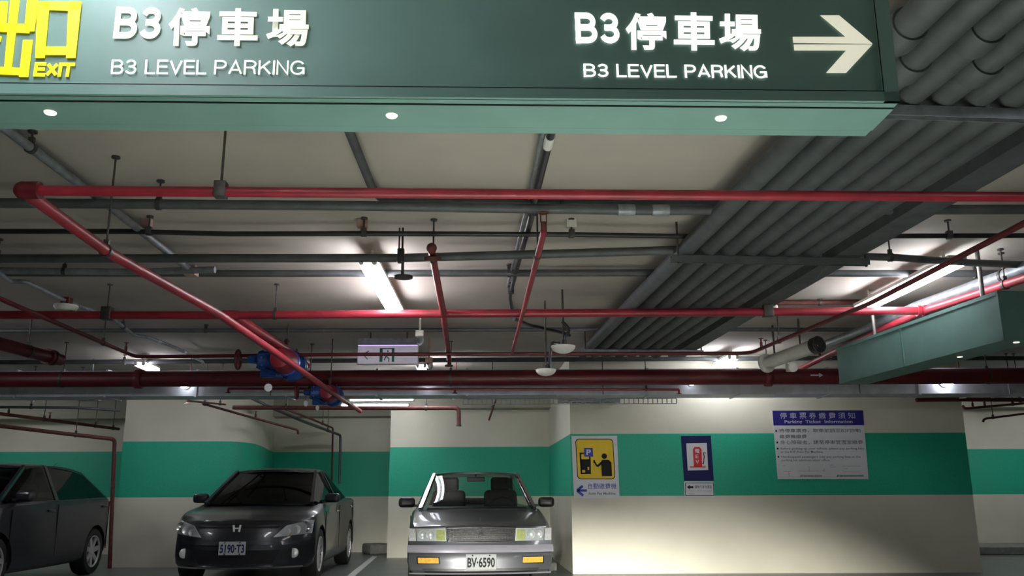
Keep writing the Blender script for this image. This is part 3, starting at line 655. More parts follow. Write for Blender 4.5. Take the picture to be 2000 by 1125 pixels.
# small ceiling device near the exit sign
for px, py, Y, lab in ((820, 652, 9.3, 'small beige junction box behind the exit sign corner'), (838, 704, 11.0, 'small beige junction box over the water main')):
    a = PY(px, py, Y); t = thing('junction_box', lab, 'junction box', a, group='small boxes near the exit sign')
    MB().box(a, (0.09, 0.09, 0.07), bev=0.008).cyl(a, (a.x, a.y, CEIL), 0.012, n=8).build('box_case', M['pink'] if px > 830 else M['offw'], t)
    MB().tube([a + Vector((0.03, 0, -0.03)), a + Vector((0.04, 0, -0.09)), a + Vector((0, 0, -0.13)), a + Vector((-0.03, 0, -0.10))], 0.012, n=8, bend=.03).build('box_hose', M['galv'], t)

# ------------------------------------------------------------------ big hanging sign
HS = 1.12
A0 = PH(-420, 179.5, HS); A1 = PH(1757, 199, HS)
B0 = PH(-420, 248.5, HS); B1 = PH(1690, 266, HS)
ex = (A1 - A0); ex.z = 0; SL = ex.length; ex.normalize(); ny = Vector((ex.y, -ex.x, 0))  # towards the viewer
zb = EYE + HS; SH = 0.47
def sp(px, py):         # point on the sign face under a pixel
    d = ray(px, py); o_ = Vector((0, 0, EYE)); t_ = (A0 - o_).dot(ny) / d.dot(ny); return o_ + d * t_
sg = thing('hanging_sign', 'large green overhead sign reading B3 LEVEL PARKING with arrow', 'sign', A0)
dep = (B1 - A1); bk = (B0 - A0)
fr = 0.045; FT = 0.012
mb = MB(); mb.poly([A0 - ny * 0.012, A1 - ny * 0.012, B1, B0], (0, 0, SH)); mb.build('sign_case', M['green'], sg, smooth=False)
def onface(u0_, u1_, v0, v1, th, off=0.0):
    c = A0 + ex * ((u0_ + u1_) / 2) + Vector((0, 0, (v0 + v1) / 2)) + ny * (off - th / 2)
    return c, (u1_ - u0_, th, v1 - v0), math.atan2(ex.y, ex.x)
mb = MB()
for (u0_, u1_, v0, v1) in ((0, SL, 0, 0.032), (0, SL, SH - 0.03, SH), (SL - 0.045, SL, 0, SH), (0, 0.045, 0, SH)):
    c, s2, rz = onface(u0_, u1_, v0, v1, 0.012, 0.004); mb.box(c, s2, rz=rz)
mb.build('face_frame', M['green'], sg, smooth=False)
c, s2, rz = onface(0.045, SL - 0.045, 0.033, SH - 0.03, 0.010, -0.003)
MB().box(c, s2, rz=rz).build('face_panel', M['green'], sg, smooth=False)
c, s2, rz = onface(0.04, SL - 0.043, 0.031, 0.0335, 0.002, 0.0045); mb = MB().box(c, s2, rz=rz)
c, s2, rz = onface(SL - 0.0465, SL - 0.0435, 0.03, SH, 0.002, 0.0045); mb.box(c, s2, rz=rz); mb.build('frame_seam', M['sk'], sg)
mb = MB()
for f in (0.16, 0.80):
    p = A0.lerp(B0, f); q = A1.lerp(B1, f); m_ = (p + q) / 2
    mb.box((m_.x, m_.y, zb - 0.001), ((q - p).length, 0.003, 0.003), rz=math.atan2((q - p).y, (q - p).x))
mb.build('underside_seam', M['sk'], sg)
p = [A0.lerp(B0, .17) + Vector((0, 0, -0.0005)), A1.lerp(B1, .17), B1.lerp(A1, .21), B0.lerp(A0, .21)]
MB().poly([(v.x, v.y, zb - 0.004) for v in p], (0, 0, 0.004)).build('underside_panel', M['green'], sg, smooth=False)
for px, py in ((98, 220), (765, 226), (1408, 231)):
    a = PH(px, py, HS - 0.006); pl_ = MB().lathe([(0.0, 0.004), (0.017, 0.004), (0.018, 0.0), (0.015, -0.004), (0, -0.004)], a, n=24).build('lamp_disc', M['dim'], sg)
for f in (0.12, 0.5, 0.86):
    c = A0 + ex * (SL * f) + bk * 0.5; MB().cyl((c.x, c.y, zb + SH), (c.x, c.y, CEIL), 0.018, n=12).build('hanging_post', M['steel'], sg)
def arc(cx, cy, rx, ry, a0, a1, n=12): return [(cx + rx * math.cos(R(a0 + (a1 - a0) * k / n)), cy + ry * math.sin(R(a0 + (a1 - a0) * k / n))) for k in range(n + 1)]
GL = {   # advance width, strokes; stroke centre lines in a box one unit high, inset by half a stroke later
 'B': (.64, [[(0, 0), (0, 1)], [(0, 1), (.34, 1)] + arc(.34, .76, .24, .24, 90, -90) + [(0, .52)], [(0, .52), (.36, .52)] + arc(.36, .26, .27, .26, 90, -90) + [(0, 0)]]),
 '3': (.58, [arc(.28, .76, .25, .24, 165, -90) + [(.2, .52)], [(.2, .52), (.28, .52)] + arc(.28, .26, .28, .26, 90, -165)]),
 'L': (.52, [[(0, 1), (0, 0), (.5, 0)]]), 'E': (.56, [[(.54, 1), (0, 1), (0, 0), (.56, 0)], [(0, .52), (.5, .52)]]),
 'V': (.66, [[(0, 1), (.33, 0), (.66, 1)]]), 'P': (.60, [[(0, 0), (0, 1), (.32, 1)] + arc(.32, .73, .27, .27, 90, -90) + [(0, .46)]]),
 'A': (.68, [[(0, 0), (.34, 1), (.68, 0)], [(.12, .30), (.56, .30)]]),
 'R': (.62, [[(0, 0), (0, 1), (.34, 1)] + arc(.34, .75, .25, .25, 90, -90) + [(0, .50)], [(.34, .5), (.46, .46), (.54, .3), (.56, .08), (.60, 0)]]),
 'K': (.62, [[(0, 0), (0, 1)], [(.58, 1), (0, .36)], [(.20, .60), (.62, 0)]]), 'I': (.0, [[(0, 0), (0, 1)]]), 'N': (.58, [[(0, 0), (0, 1), (.58, 0), (.58, 1)]]),
 'G': (.72, [arc(.37, .5, .37, .5, 35, 330, 20) + [(.70, .46), (.40, .46)], [(.70, .46), (.72, 0)]]), 'X': (.62, [[(0, 0), (.62, 1)], [(0, 1), (.62, 0)]]), 'T': (.60, [[(.30, 0), (.30, 1)], [(0, 1), (.60, 1)]])}
def strokes(s, ll, lr, ul, m, th, name='lettering', gap=.26, sx=1.0):
    """plain grotesque capitals drawn as flat bands of even width on the sign face"""
    a, b_, c = sp(*ll), sp(*lr), sp(*ul); ux, uy = b_ - a, c - a; x = th / 2; items = []
    for ch in s:
        if ch == ' ': x += .42; continue
        w_, st = GL[ch]
        for q in st: items.append([(x + px_ * sx, th / 2 + py_ * (1 - th)) for px_, py_ in q])
        x += w_ * sx + gap + th * .55
    W_ = x - gap - th * .05
    mb = MB(); asp = uy.length / (ux.length / W_)
    for q in items:
        P = [Vector(v) for v in q]; P = [v for k, v in enumerate(P) if k == 0 or (v - P[k - 1]).length > 1e-4]; Lp, Rp = [], []
        for k, v in enumerate(P):
            d0 = (v - P[k - 1]).normalized() if k else (P[1] - v).normalized(); d1 = (P[k + 1] - v).normalized() if k < len(P) - 1 else d0
            n0_ = Vector((-d0.y, d0.x)); n1_ = Vector((-d1.y, d1.x)); nn = (n0_ + n1_); nn = nn.normalized() if nn.length > .01 else n0_
            kk = th / 2 / max(.45, nn.dot(n0_)); v2 = v.copy()
            if k == 0: v2 = v - d0 * (th / 2 if abs(d0.x) < .02 or abs(d0.y) < .02 else .0)
            if k == len(P) - 1: v2 = v + d0 * (th / 2 if abs(d0.x) < .02 or abs(d0.y) < .02 else .0)
            Lp.append(v2 + nn * kk); Rp.append(v2 - nn * kk)
        def W3(v, z): return a + ux * (v.x / W_) + uy * v.y + ny * z
        for k in range(len(P) - 1):
            f_ = [mb.b.verts.new(W3(v, .0025)) for v in (Lp[k], Lp[k + 1], Rp[k + 1], Rp[k])]; mb.b.faces.new(f_)
    return mb.build(name, m, sg, smooth=False)
def stext(s, ll, lr, ul, m, bold, name='lettering'):
    a, b_, c = sp(*ll), sp(*lr), sp(*ul); return text(s, name, m, a, b_ - a, c - a, sg, bold=bold, lift=0.002)
strokes('B3', (221, 76), (313, 77), (228, 14), M['lw2'], .20, gap=.16)
for s, l, r_, y0_, y1_ in (('停', 328, 412, 15, 90), ('車', 424, 506, 16, 90), ('場', 519, 605, 18, 91)):
    stext(s, (l, y1_), (r_ - 3, y1_ + 1), (l + 3, y0_), M['lw2'], 0.028)
strokes('B3 LEVEL', (217, 145), (404, 146), (219, 117), M['lw'], .12, gap=.14)
strokes('PARKING', (418, 146), (595, 147), (420, 118), M['lw3'], .11, gap=.14)
strokes('B3', (1125, 85), (1212, 86), (1122, 25), M['lw'], .20, gap=.16)
for s, l, r_, y0_, y1_ in (('停', 1222, 1302, 25, 98), ('車', 1316, 1396, 24, 99), ('場', 1404, 1487, 27, 100)):
    stext(s, (l, y1_), (r_, y1_ + 1), (l - 1, y0_), M['lw'], 0.028)
strokes('B3 LEVEL PARKING', (1140, 151), (1499, 154), (1139, 125), M['lw'], .15, gap=.13)
def spoly(pp, m, name):
    MB().poly([sp(*q) + ny * 0.001 for q in pp], ny * 0.0025).build(name, m, sg, smooth=False)
spoly([(1548, 73), (1652, 73), (1602, 31), (1638, 31), (1703, 86), (1549, 84)], M['lw2'], 'arrow_symbol')
spoly([(1550, 88), (1703, 88), (1652, 143), (1613, 143), (1652, 99), (1551, 99)], M['lw2'], 'arrow_symbol')
mb = MB()
for q in ([(74, 4), (160, 4), (155, 23), (90, 20)], [(74, 4), (98, 4), (88, 114), (70, 114)], [(135, 4), (160, 4), (148, 114), (130, 114)], [(82, 92), (134, 92), (133, 108), (82, 108)],
          [(-6, 4), (16, 4), (12, 62), (-8, 62)], [(54, 0), (75, 0), (68, 62), (48, 62)], [(-8, 46), (60, 48), (58, 66), (-8, 62)], [(22, -6), (40, -6), (22, 146), (8, 146)],
          [(46, 79), (65, 79), (56, 151), (38, 151)], [(-20, 130), (48, 134), (48, 148), (-20, 145)], [(-30, 70), (4, 72), (2, 82), (-30, 80)]):
    mb.poly([sp(*v) + ny * 0.001 for v in q], ny * 0.0025)
mb.build('exit_lettering', M['ly'], sg, smooth=False)
strokes('EXIT', (65, 150), (144, 151), (69, 122), M['ly'], .24, gap=.10)

# ------------------------------------------------------------------ second green sign box, seen from its side
HS2 = 1.12
n0 = PH(1962, 664, HS2); f0 = PH(1640, 750, HS2); 
ed = (f0 - n0); ed.z = 0; wv = Vector((ed.y, -ed.x, 0)).normalized()
if wv.x < 0: wv = -wv
wv = wv * 0.30
s2 = thing('hanging_sign', 'distant green sign box seen side on below the red branch pipe', 'sign', n0)
MB().poly([n0, f0, f0 + wv, n0 + wv], (0, 0, 0.38)).build('sign_case', M['greenb'], s2, smooth=False)
mb = MB(); dn = -wv.normalized() * 0.006
for q in ([n0, f0, f0 + Vector((0, 0, .03)), n0 + Vector((0, 0, .03))], [n0 + Vector((0, 0, .35)), f0 + Vector((0, 0, .35)), f0 + Vector((0, 0, .38)), n0 + Vector((0, 0, .38))],
          [n0, n0 + ed * .012, n0 + ed * .012 + Vector((0, 0, .38)), n0 + Vector((0, 0, .38))]): mb.poly(q, dn)
mb.build('face_frame', M['greenb'], s2, smooth=False)
mb = MB(); mb.poly([n0 + ed * .52, n0 + ed * .53, n0 + ed * .53 + Vector((0, 0, .38)), n0 + ed * .52 + Vector((0, 0, .38))], dn); mb.build('panel_joint', M['greend'], s2)
for f in (0.30, 0.03):
    c = n0 + ed * f + wv * .5; MB().lathe([(0, .004), (.022, .004), (.022, -.004), (0, -.004)], c + Vector((0, 0, -0.002)), n=16).build('lamp_disc', M['dim'], s2)
for f in (0.15, 0.8):
    c = n0 + ed * f + wv * .5; MB().cyl((c.x, c.y, n0.z + .38), (c.x, c.y, CEIL), 0.018, n=10).build('hanging_post', M['steel'], s2)

# ------------------------------------------------------------------ jet fan
a = PY(1490, 712, 10.4); c = PY(1590, 676, 9.6); d = (c - a).normalized()
t = thing('jet_fan', 'off white tunnel fan with guard hung beside the green sign box', 'fan', (a + c) / 2)
L = (c - a).length
MB().lathe([(0.05, 0), (0.068, 0.0), (0.068, L * .18), (0.078, L * .2), (0.078, L), (0.065, L), (0.065, L * .5), (0, L * .5)], a, d, n=28).build('fan_casing', M['offw'], t)
MB().lathe([(0.08, 0.0), (0.115, 0.0), (0.115, 0.03), (0.08, 0.03)], a + d * 0.05, d, n=28).build('mounting_flange', M['offw'], t)
mb = MB()
for r in (0.03, 0.06, 0.09): mb.tube([c + d * .08 + d.to_track_quat('Z', 'Y') @ Vector((r * math.cos(k * math.pi / 12), r * math.sin(k * math.pi / 12), 0)) for k in range(25)], 0.006, n=6, caps=False)
for k in range(4):
    v = d.to_track_quat('Z', 'Y') @ Vector((math.cos(k * math.pi / 4), math.sin(k * math.pi / 4), 0)) * 0.09; mb.tube([c + d * .08 - v, c + d * .08 + v], 0.005, n=6)
mb.lathe([(0.075, 0), (0.093, 0), (0.093, 0.08), (0.08, .08)], c, d)
mb.build('fan_guard', M['bplas'], t)
g = PY(1545, 717, 9.9)
MB().box(g, (0.10, 0.1, 0.10), bev=0.01).lathe([(0.0, -0.02), (0.055, -0.02), (0.055, 0.02), (0.02, 0.03)], g + Vector((0, -0.06, -.01)), (0, -1, 0)).build('terminal_box', M['offw'], t)
m_ = (a + c) / 2
for k in (-.25, .25):
    e = m_ + d * (L * k); MB().cyl((e.x, e.y, e.z + 0.07), (e.x, e.y, CEIL), 0.012, n=8).build('hanger_rod', M['steel'], t)

# ------------------------------------------------------------------ small devices under the duct
def camera_dev(px, py, Y, label, dx):
    a = PY(px, py, Y); t = thing('security_camera', label, 'camera', a)
    MB().cyl(a, (a.x, a.y, CEIL if Y > 12.1 or Y < 11.4 else db), 0.012, n=8).cyl(a + Vector((0, 0, -.02)), a + Vector((0, 0, .02)), 0.03).build('camera_mount', M['galv'], t)
    b_ = MB(); b_.box(a + Vector((dx * .06, -.03, -.04)), (0.14, 0.06, 0.055), rz=dx * -0.4, bev=0.008).cyl(a + Vector((dx * .12, -.06, -.05)), a + Vector((dx * .15, -.08, -.055)), 0.022); b_.build('camera_body', M['offw'] if dx > 0 else M['bplas'], t)
camera_dev(724, 768, 11.95, 'small security camera under the duct beside the second blue valve', 1)
camera_dev(1262, 766, 11.95, 'dark security camera under the duct by the cream wall', -1)
camera_dev(1522, 765, 11.95, 'dark camera on a bent arm above the ticket notice', -1)
for px, py, Y, lab in ((1560, 603, 8.4, 'small white lamp cup hanging by the box of the rusty pipe'),):
    a = PY(1512, 601, 8.2); t = thing('heat_detector', lab, 'detector', a)
    MB().lathe([(0.02, .03), (0.035, .02), (0.035, -0.02), (0.02, -.03), (0, -.03)], a, n=16).build('detector_cup', M['white'], t)
    MB().box(a + Vector((-0.1, 0, .06)), (0.12, 0.08, 0.08)).cyl(a + Vector((-.05, 0, .06)), (a.x - .05, a.y, CEIL), 0.008, n=8).cyl(a + Vector((0, 0, .02)), (a.x, a.y, CEIL), 0.006, n=8).build('detector_bracket', M['dred'], t)
a0, a1 = PY(1090, 782, 12.35), PY(1212, 782, 12.35)
o = tag(MB().box(((a0.x + a1.x) / 2, 12.42, a0.z), (a1.x - a0.x, 0.12, 0.05), bev=0.006).build('unlit_batten', M['galv'], None), 'unlit grey batten fixed at the top of the cream wall', 'lamp')
a0 = PY(175, 779, 12.6)
o = tag(MB().box((a0.x, 12.6, a0.z), (0.30, 0.10, 0.06), bev=0.006).cyl((a0.x, 12.6, a0.z), (a0.x, 12.6, CEIL), 0.008, n=8).build('unlit_batten', M['galv'], None), 'small unlit batten hung over the dark hatchback', 'lamp')

# ------------------------------------------------------------------ wall signs on the ticket wall
def wp(px, py, lift=0.0): p = PY(px, py, Yr); return Vector((p.x, Yr - lift, p.z))
def wquad(mb, q, l0, th): mb.poly([wp(*v, l0) for v in q], (0, -th, 0))
def wtext(s, x0, x1, y0, y1, m, root, bold=0.0, lift=0.012, name='lettering', skew=0.0):
    a = wp(x0, y1, lift); b_ = wp(x1, y1, lift); c = wp(x0 - skew, y0, lift); return text(s, name, m, a, b_ - a, c - a, root, bold=bold, lift=0.001)
t = thing('wall_sign', 'white and yellow pay machine sign with blue arrow', 'sign', wp(1162, 973))
mb = MB(); wquad(mb, [(1121, 973), (1210, 973), (1205, 851), (1116, 852)], 0, 0.008); mb.build('sign_board', M['sw'], t, smooth=False)
def rr(x0, y0, x1, y1, r, sk=0.055, base=851):
    out = []
    for cx_, cy_, a0_ in ((x1 - r, y1 - r, 0), (x0 + r, y1 - r, 90), (x0 + r, y0 + r, 180), (x1 - r, y0 + r, 270)):
        for k in range(6):
            an = R(a0_ + k * 18); xx = cx_ + r * math.cos(an); yy = cy_ + r * math.sin(an); out.append((xx + sk * (yy - base), yy))
    return out
mb = MB(); wquad(mb, rr(1123, 857, 1197, 936, 7), 0.008, 0.001); mb.build('panel_outline', M['sk'], t, smooth=False)
mb = MB(); wquad(mb, rr(1124.5, 858.5, 1195.5, 934.5, 6), 0.0085, 0.002); mb.build('yellow_panel', M['sy'], t, smooth=False)
mb = MB()
sk = lambda x, y: (x + 0.055 * (y - 851), y)
wquad(mb, [sk(1130, 884), sk(1133, 884), sk(1133, 925), sk(1130, 925)], 0.0105, 0.0015)
wquad(mb, [sk(1130, 884), sk(1140, 884), sk(1140, 887), sk(1130, 887)], 0.0105, 0.0015)
wquad(mb, [sk(1148, 890), sk(1151, 890), sk(1151, 900), sk(1148, 900)], 0.0105, 0.0015)
wquad(mb, [sk(1130, 897), sk(1151, 897), sk(1150, 926), sk(1130, 926)], 0.0105, 0.0015)
mb.build('machine_symbol', M['sk'], t, smooth=False)
mb = MB()
wquad(mb, [sk(1133, 918), sk(1139, 918), sk(1139, 923), sk(1133, 923)], 0.012, 0.001); wquad(mb, [sk(1144, 912), sk(1147, 912), sk(1147, 918), sk(1144, 918)], 0.012, 0.001)
mb.build('machine_slot', M['sy'], t, smooth=False)
mb = MB(); wquad(mb, [sk(1139, 875), sk(1156, 875), sk(1156, 892), sk(1139, 892)], 0.011, 0.0025); mb.build('parking_badge', M['sb'], t, smooth=False)
wtext('P', 1145, 1154, 878, 889, M['sw'], t, bold=0.03, lift=0.0138)
mb = MB(); c = wp(1180, 891, 0.011)
mb.lathe([(0, 0), (0.038, 0), (0.038, 0.002), (0, 0.002)], c, (0, -1, 0))
wquad(mb, [sk(1171, 901), sk(1174, 898), sk(1186, 898), sk(1191, 903), sk(1191, 930), sk(1171, 930), sk(1171, 910)], 0.0105, 0.0015)
for p, q, th in (((1173, 903), (1163, 911), 0.03), ((1163, 911), (1158, 902), 0.022), ((1158, 904), (1157.5, 899), 0.026)):
    stroke(mb, (wp(*sk(*p)).x, wp(*sk(*p)).z), (wp(*sk(*q)).x, wp(*sk(*q)).z), th, Yr - 0.0105, -0.0015)
mb.build('figure_symbol', M['sk'], t, smooth=False)
mb = MB(); y = Yr - 0.0085
A_, B_, C_, D_ = wp(1127, 958), wp(1146, 958), wp(1138, 949), wp(1139, 968)
stroke(mb, (A_.x + .01, A_.z), (B_.x, B_.z), 0.032, y); stroke(mb, (A_.x, A_.z), (C_.x, C_.z), 0.034, y); stroke(mb, (A_.x, A_.z), (D_.x, D_.z), 0.034, y)
mb.build('arrow_symbol', M['sb'], t, smooth=False)
wtext('自動繳費機', 1148.5, 1204, 944, 955, M['sb'], t, bold=0.004, lift=0.0085)
wtext('Auto Pay Machine', 1149, 1202, 961, 968, M['sgrey'], t, bold=0.02, lift=0.0085)

t = thing('wall_sign', 'navy sign with red electric charging pump', 'sign', wp(1362, 940))
mb = MB(); wquad(mb, [(1336, 939), (1394, 939), (1388, 851), (1330, 852)], 0, 0.008); mb.build('sign_board', M['snavy'], t, smooth=False)
mb = MB(); wquad(mb, [(1343, 919), (1383, 918), (1380, 865), (1340, 866)], 0.008, 0.002); mb.build('white_panel', M['sw'], t, smooth=False)
mb = MB(); wquad(mb, [(1355, 913), (1353, 878), (1356, 873), (1366, 873), (1370, 878), (1371, 913)], 0.010, 0.002)
wquad(mb, [(1347, 913), (1378, 913), (1378, 911), (1347, 911)], 0.010, 0.0025); mb.build('pump_symbol', M['sred'], t, smooth=False)
mb = MB(); mb.tube([wp(1371, 905, .012), wp(1374, 906, .012), wp(1375, 890, .012), wp(1373, 884, .012), wp(1378, 885, .012)], 0.006, n=6, bend=0.01); mb.build('hose_symbol', M['sk'], t)
wtext('電', 1357, 1366, 877, 885, M['sw'], t, bold=0.02, lift=0.0122); wtext('E', 1358, 1364, 888, 895, M['sw'], t, bold=0.02, lift=0.0122); wtext('V', 1358, 1365, 898, 906, M['sw'], t, bold=0.02, lift=0.0122)
t = thing('wall_sign', 'small white plate with black arrow under the charging sign', 'sign', wp(1366, 971))
mb = MB(); wquad(mb, [(1337, 971.5), (1395, 971), (1393.5, 940), (1336, 940)], 0, 0.006); mb.build('sign_board', M['sw'], t, smooth=False)
mb = MB()
for q in ([(1338, 943), (1393, 943), (1393, 944), (1338, 944)], [(1338, 967), (1394, 967), (1394, 968), (1338, 968)], [(1338, 943), (1339, 943), (1339, 968), (1338, 968)], [(1392.6, 943), (1393.5, 943), (1394.4, 968), (1393.4, 968)]): wquad(mb, q, 0.006, 0.001)
mb.build('plate_border', M['sk'], t, smooth=False)
mb = MB(); wquad(mb, [(1341, 951.5), (1347, 947), (1347, 949.5), (1354, 949.5), (1354, 953.5), (1347, 953.5), (1347, 956)], 0.006, 0.0015); mb.build('arrow_symbol', M['sk'], t, smooth=False)
wtext('電動汽車充電區', 1357, 1390, 948, 954, M['sgrey'], t, bold=0.01, lift=0.0065)
wtext('Electric vehicle charging', 1342, 1390, 957, 961, M['sfaint'], t, lift=0.0065); wtext('station', 1342, 1356, 962, 966, M['sfaint'], t, lift=0.0065)

t = thing('wall_sign', 'large white parking ticket notice with indigo heading', 'sign', wp(1600, 936))
def tk(x, y):    # notice is a slightly leaning board
    u = (x - 1508) / 177.0; v = (y - 802) / 134.0
    return (1508 + u * 177 + v * 11, 802 + v * 134 - u * 0.5 + (v * u) * 0.5)
mb = MB(); wquad(mb, [tk(1508, 936), tk(1685, 936), tk(1685, 802), tk(1508, 802)], 0, 0.008); mb.build('sign_board', M['sw'], t, smooth=False)
mb = MB(); wquad(mb, [tk(1508, 831), tk(1685, 831), tk(1685, 802), tk(1508, 802)], 0.008, 0.001); mb.build('heading_band', M['shead'], t, smooth=False)
def tt(s, x0, x1, y0, y1, m, bold=0.0, lift=0.0088):
    a = wp(*tk(x0, y1), lift); b_ = wp(*tk(x1, y1), lift); c = wp(*tk(x0, y0), lift); return text(s, 'lettering', m, a, b_ - a, c - a, t, bold=bold, lift=0.001)
for i, ch in enumerate('停車票券繳費須知'): tt(ch, 1522 + i * 19.0, 1535.5 + i * 19.0, 806, 818, M['spale'], 0.004, .0095)
tt('Parking  Ticket  Information', 1530, 1663, 820.5, 829, M['spale'], 0.02, .0095)
def bul(y):
    mb = MB(); wquad(mb, [tk(1511, y + 2), tk(1514, y + 2), tk(1514, y - 1.5), tk(1511, y - 1.5)], 0.008, 0.0015); mb.build('bullet_mark', M['sk'], t, smooth=False)
for y in (841.5, 864, 876, 892): bul(y)
tt('持停車票券，取車前請至B3F自動', 1518, 1677, 837.5, 845, M['sgrey'], 0.004); tt('繳費機繳費', 1518, 1571, 849, 856.5, M['sgrey'], 0.004)
tt('身心障礙者，請至停車管理室繳費', 1518, 1680, 860, 868, M['sgrey'], 0.004)
tt('Before picking up your vehicle, please pay parking fees', 1518, 1681, 874, 879.5, M['sgrey'], 0.01); tt('at the B3F Auto Pay Machine.', 1518, 1601, 880.5, 886, M['sgrey'], 0.01)
tt('Handicapped passengers may pay parking fees at the', 1518, 1673, 890, 895.5, M['sgrey'], 0.01); tt('parking lot administration office.', 1518, 1613, 896.5, 902, M['sgrey'], 0.01)
mb = MB()
for q in ((1520, 920, 1534, 921), (1530, 922, 1531, 930), (1550, 920, 1590, 920.8), (1570, 910, 1570.8, 920), (1596, 919, 1601, 920.5), (1612, 912, 1624, 912.8), (1612, 908, 1618, 909), (1520, 909, 1526, 910), (1600, 915, 1601, 921), (1636, 910, 1672, 911), (1638, 915, 1646, 915.8), (1636, 921, 1654, 922), (1654, 921.3, 1672, 922)):
    wquad(mb, [tk(q[0], q[3]), tk(q[2], q[3]), tk(q[2], q[1]), tk(q[0], q[1])], 0.008, 0.0012)
mb.build('map_print', M['sfaint'], t, smooth=False)
mb = MB()
for x in np.arange(1552, 1595, 2.4): wquad(mb, [tk(x, 931), tk(x + 1.5, 931), tk(x + 1.5, 928), tk(x, 928)], 0.008, 0.0012)
for x in np.arange(1624, 1674, 2.6): wquad(mb, [tk(x, 931), tk(x + 1.9, 931), tk(x + 1.9, 927.5), tk(x, 927.5)], 0.008, 0.0012)
mb.build('small_print', M['sgrey'], t, smooth=False)

# ------------------------------------------------------------------ floor markings and kerb
a, b_, c, d = [PH(px, py, -EYE) for px, py in ((728, 1086), (737, 1087), (690, 1128), (674, 1128))]
tag(MB().poly([(v.x, v.y, 0.001) for v in (a, b_, c, d)], (0, 0, 0.002)).build('parking_line', M['line'], None, smooth=False), 'white painted bay line between the grey sedan and silver grey car', 'road marking')
a = PH(745, 1085, -EYE + .12); tag(MB().box((a.x - .45, Yh - 0.45, 0.09), (0.4, 0.5, 0.18), rz=0.5, bev=0.04).build('kerb_block', M['concrete'], None), 'low concrete block in the corner by the cream wall', 'block')
a = PH(1098, 1112, -EYE); tag(MB().box((xr0 - .32, 13.6, 0.06), (0.25, 1.3, 0.12), bev=0.03).build('kerb_block', M['concrete'], None), 'low concrete kerb beside the silver grey car', 'block')

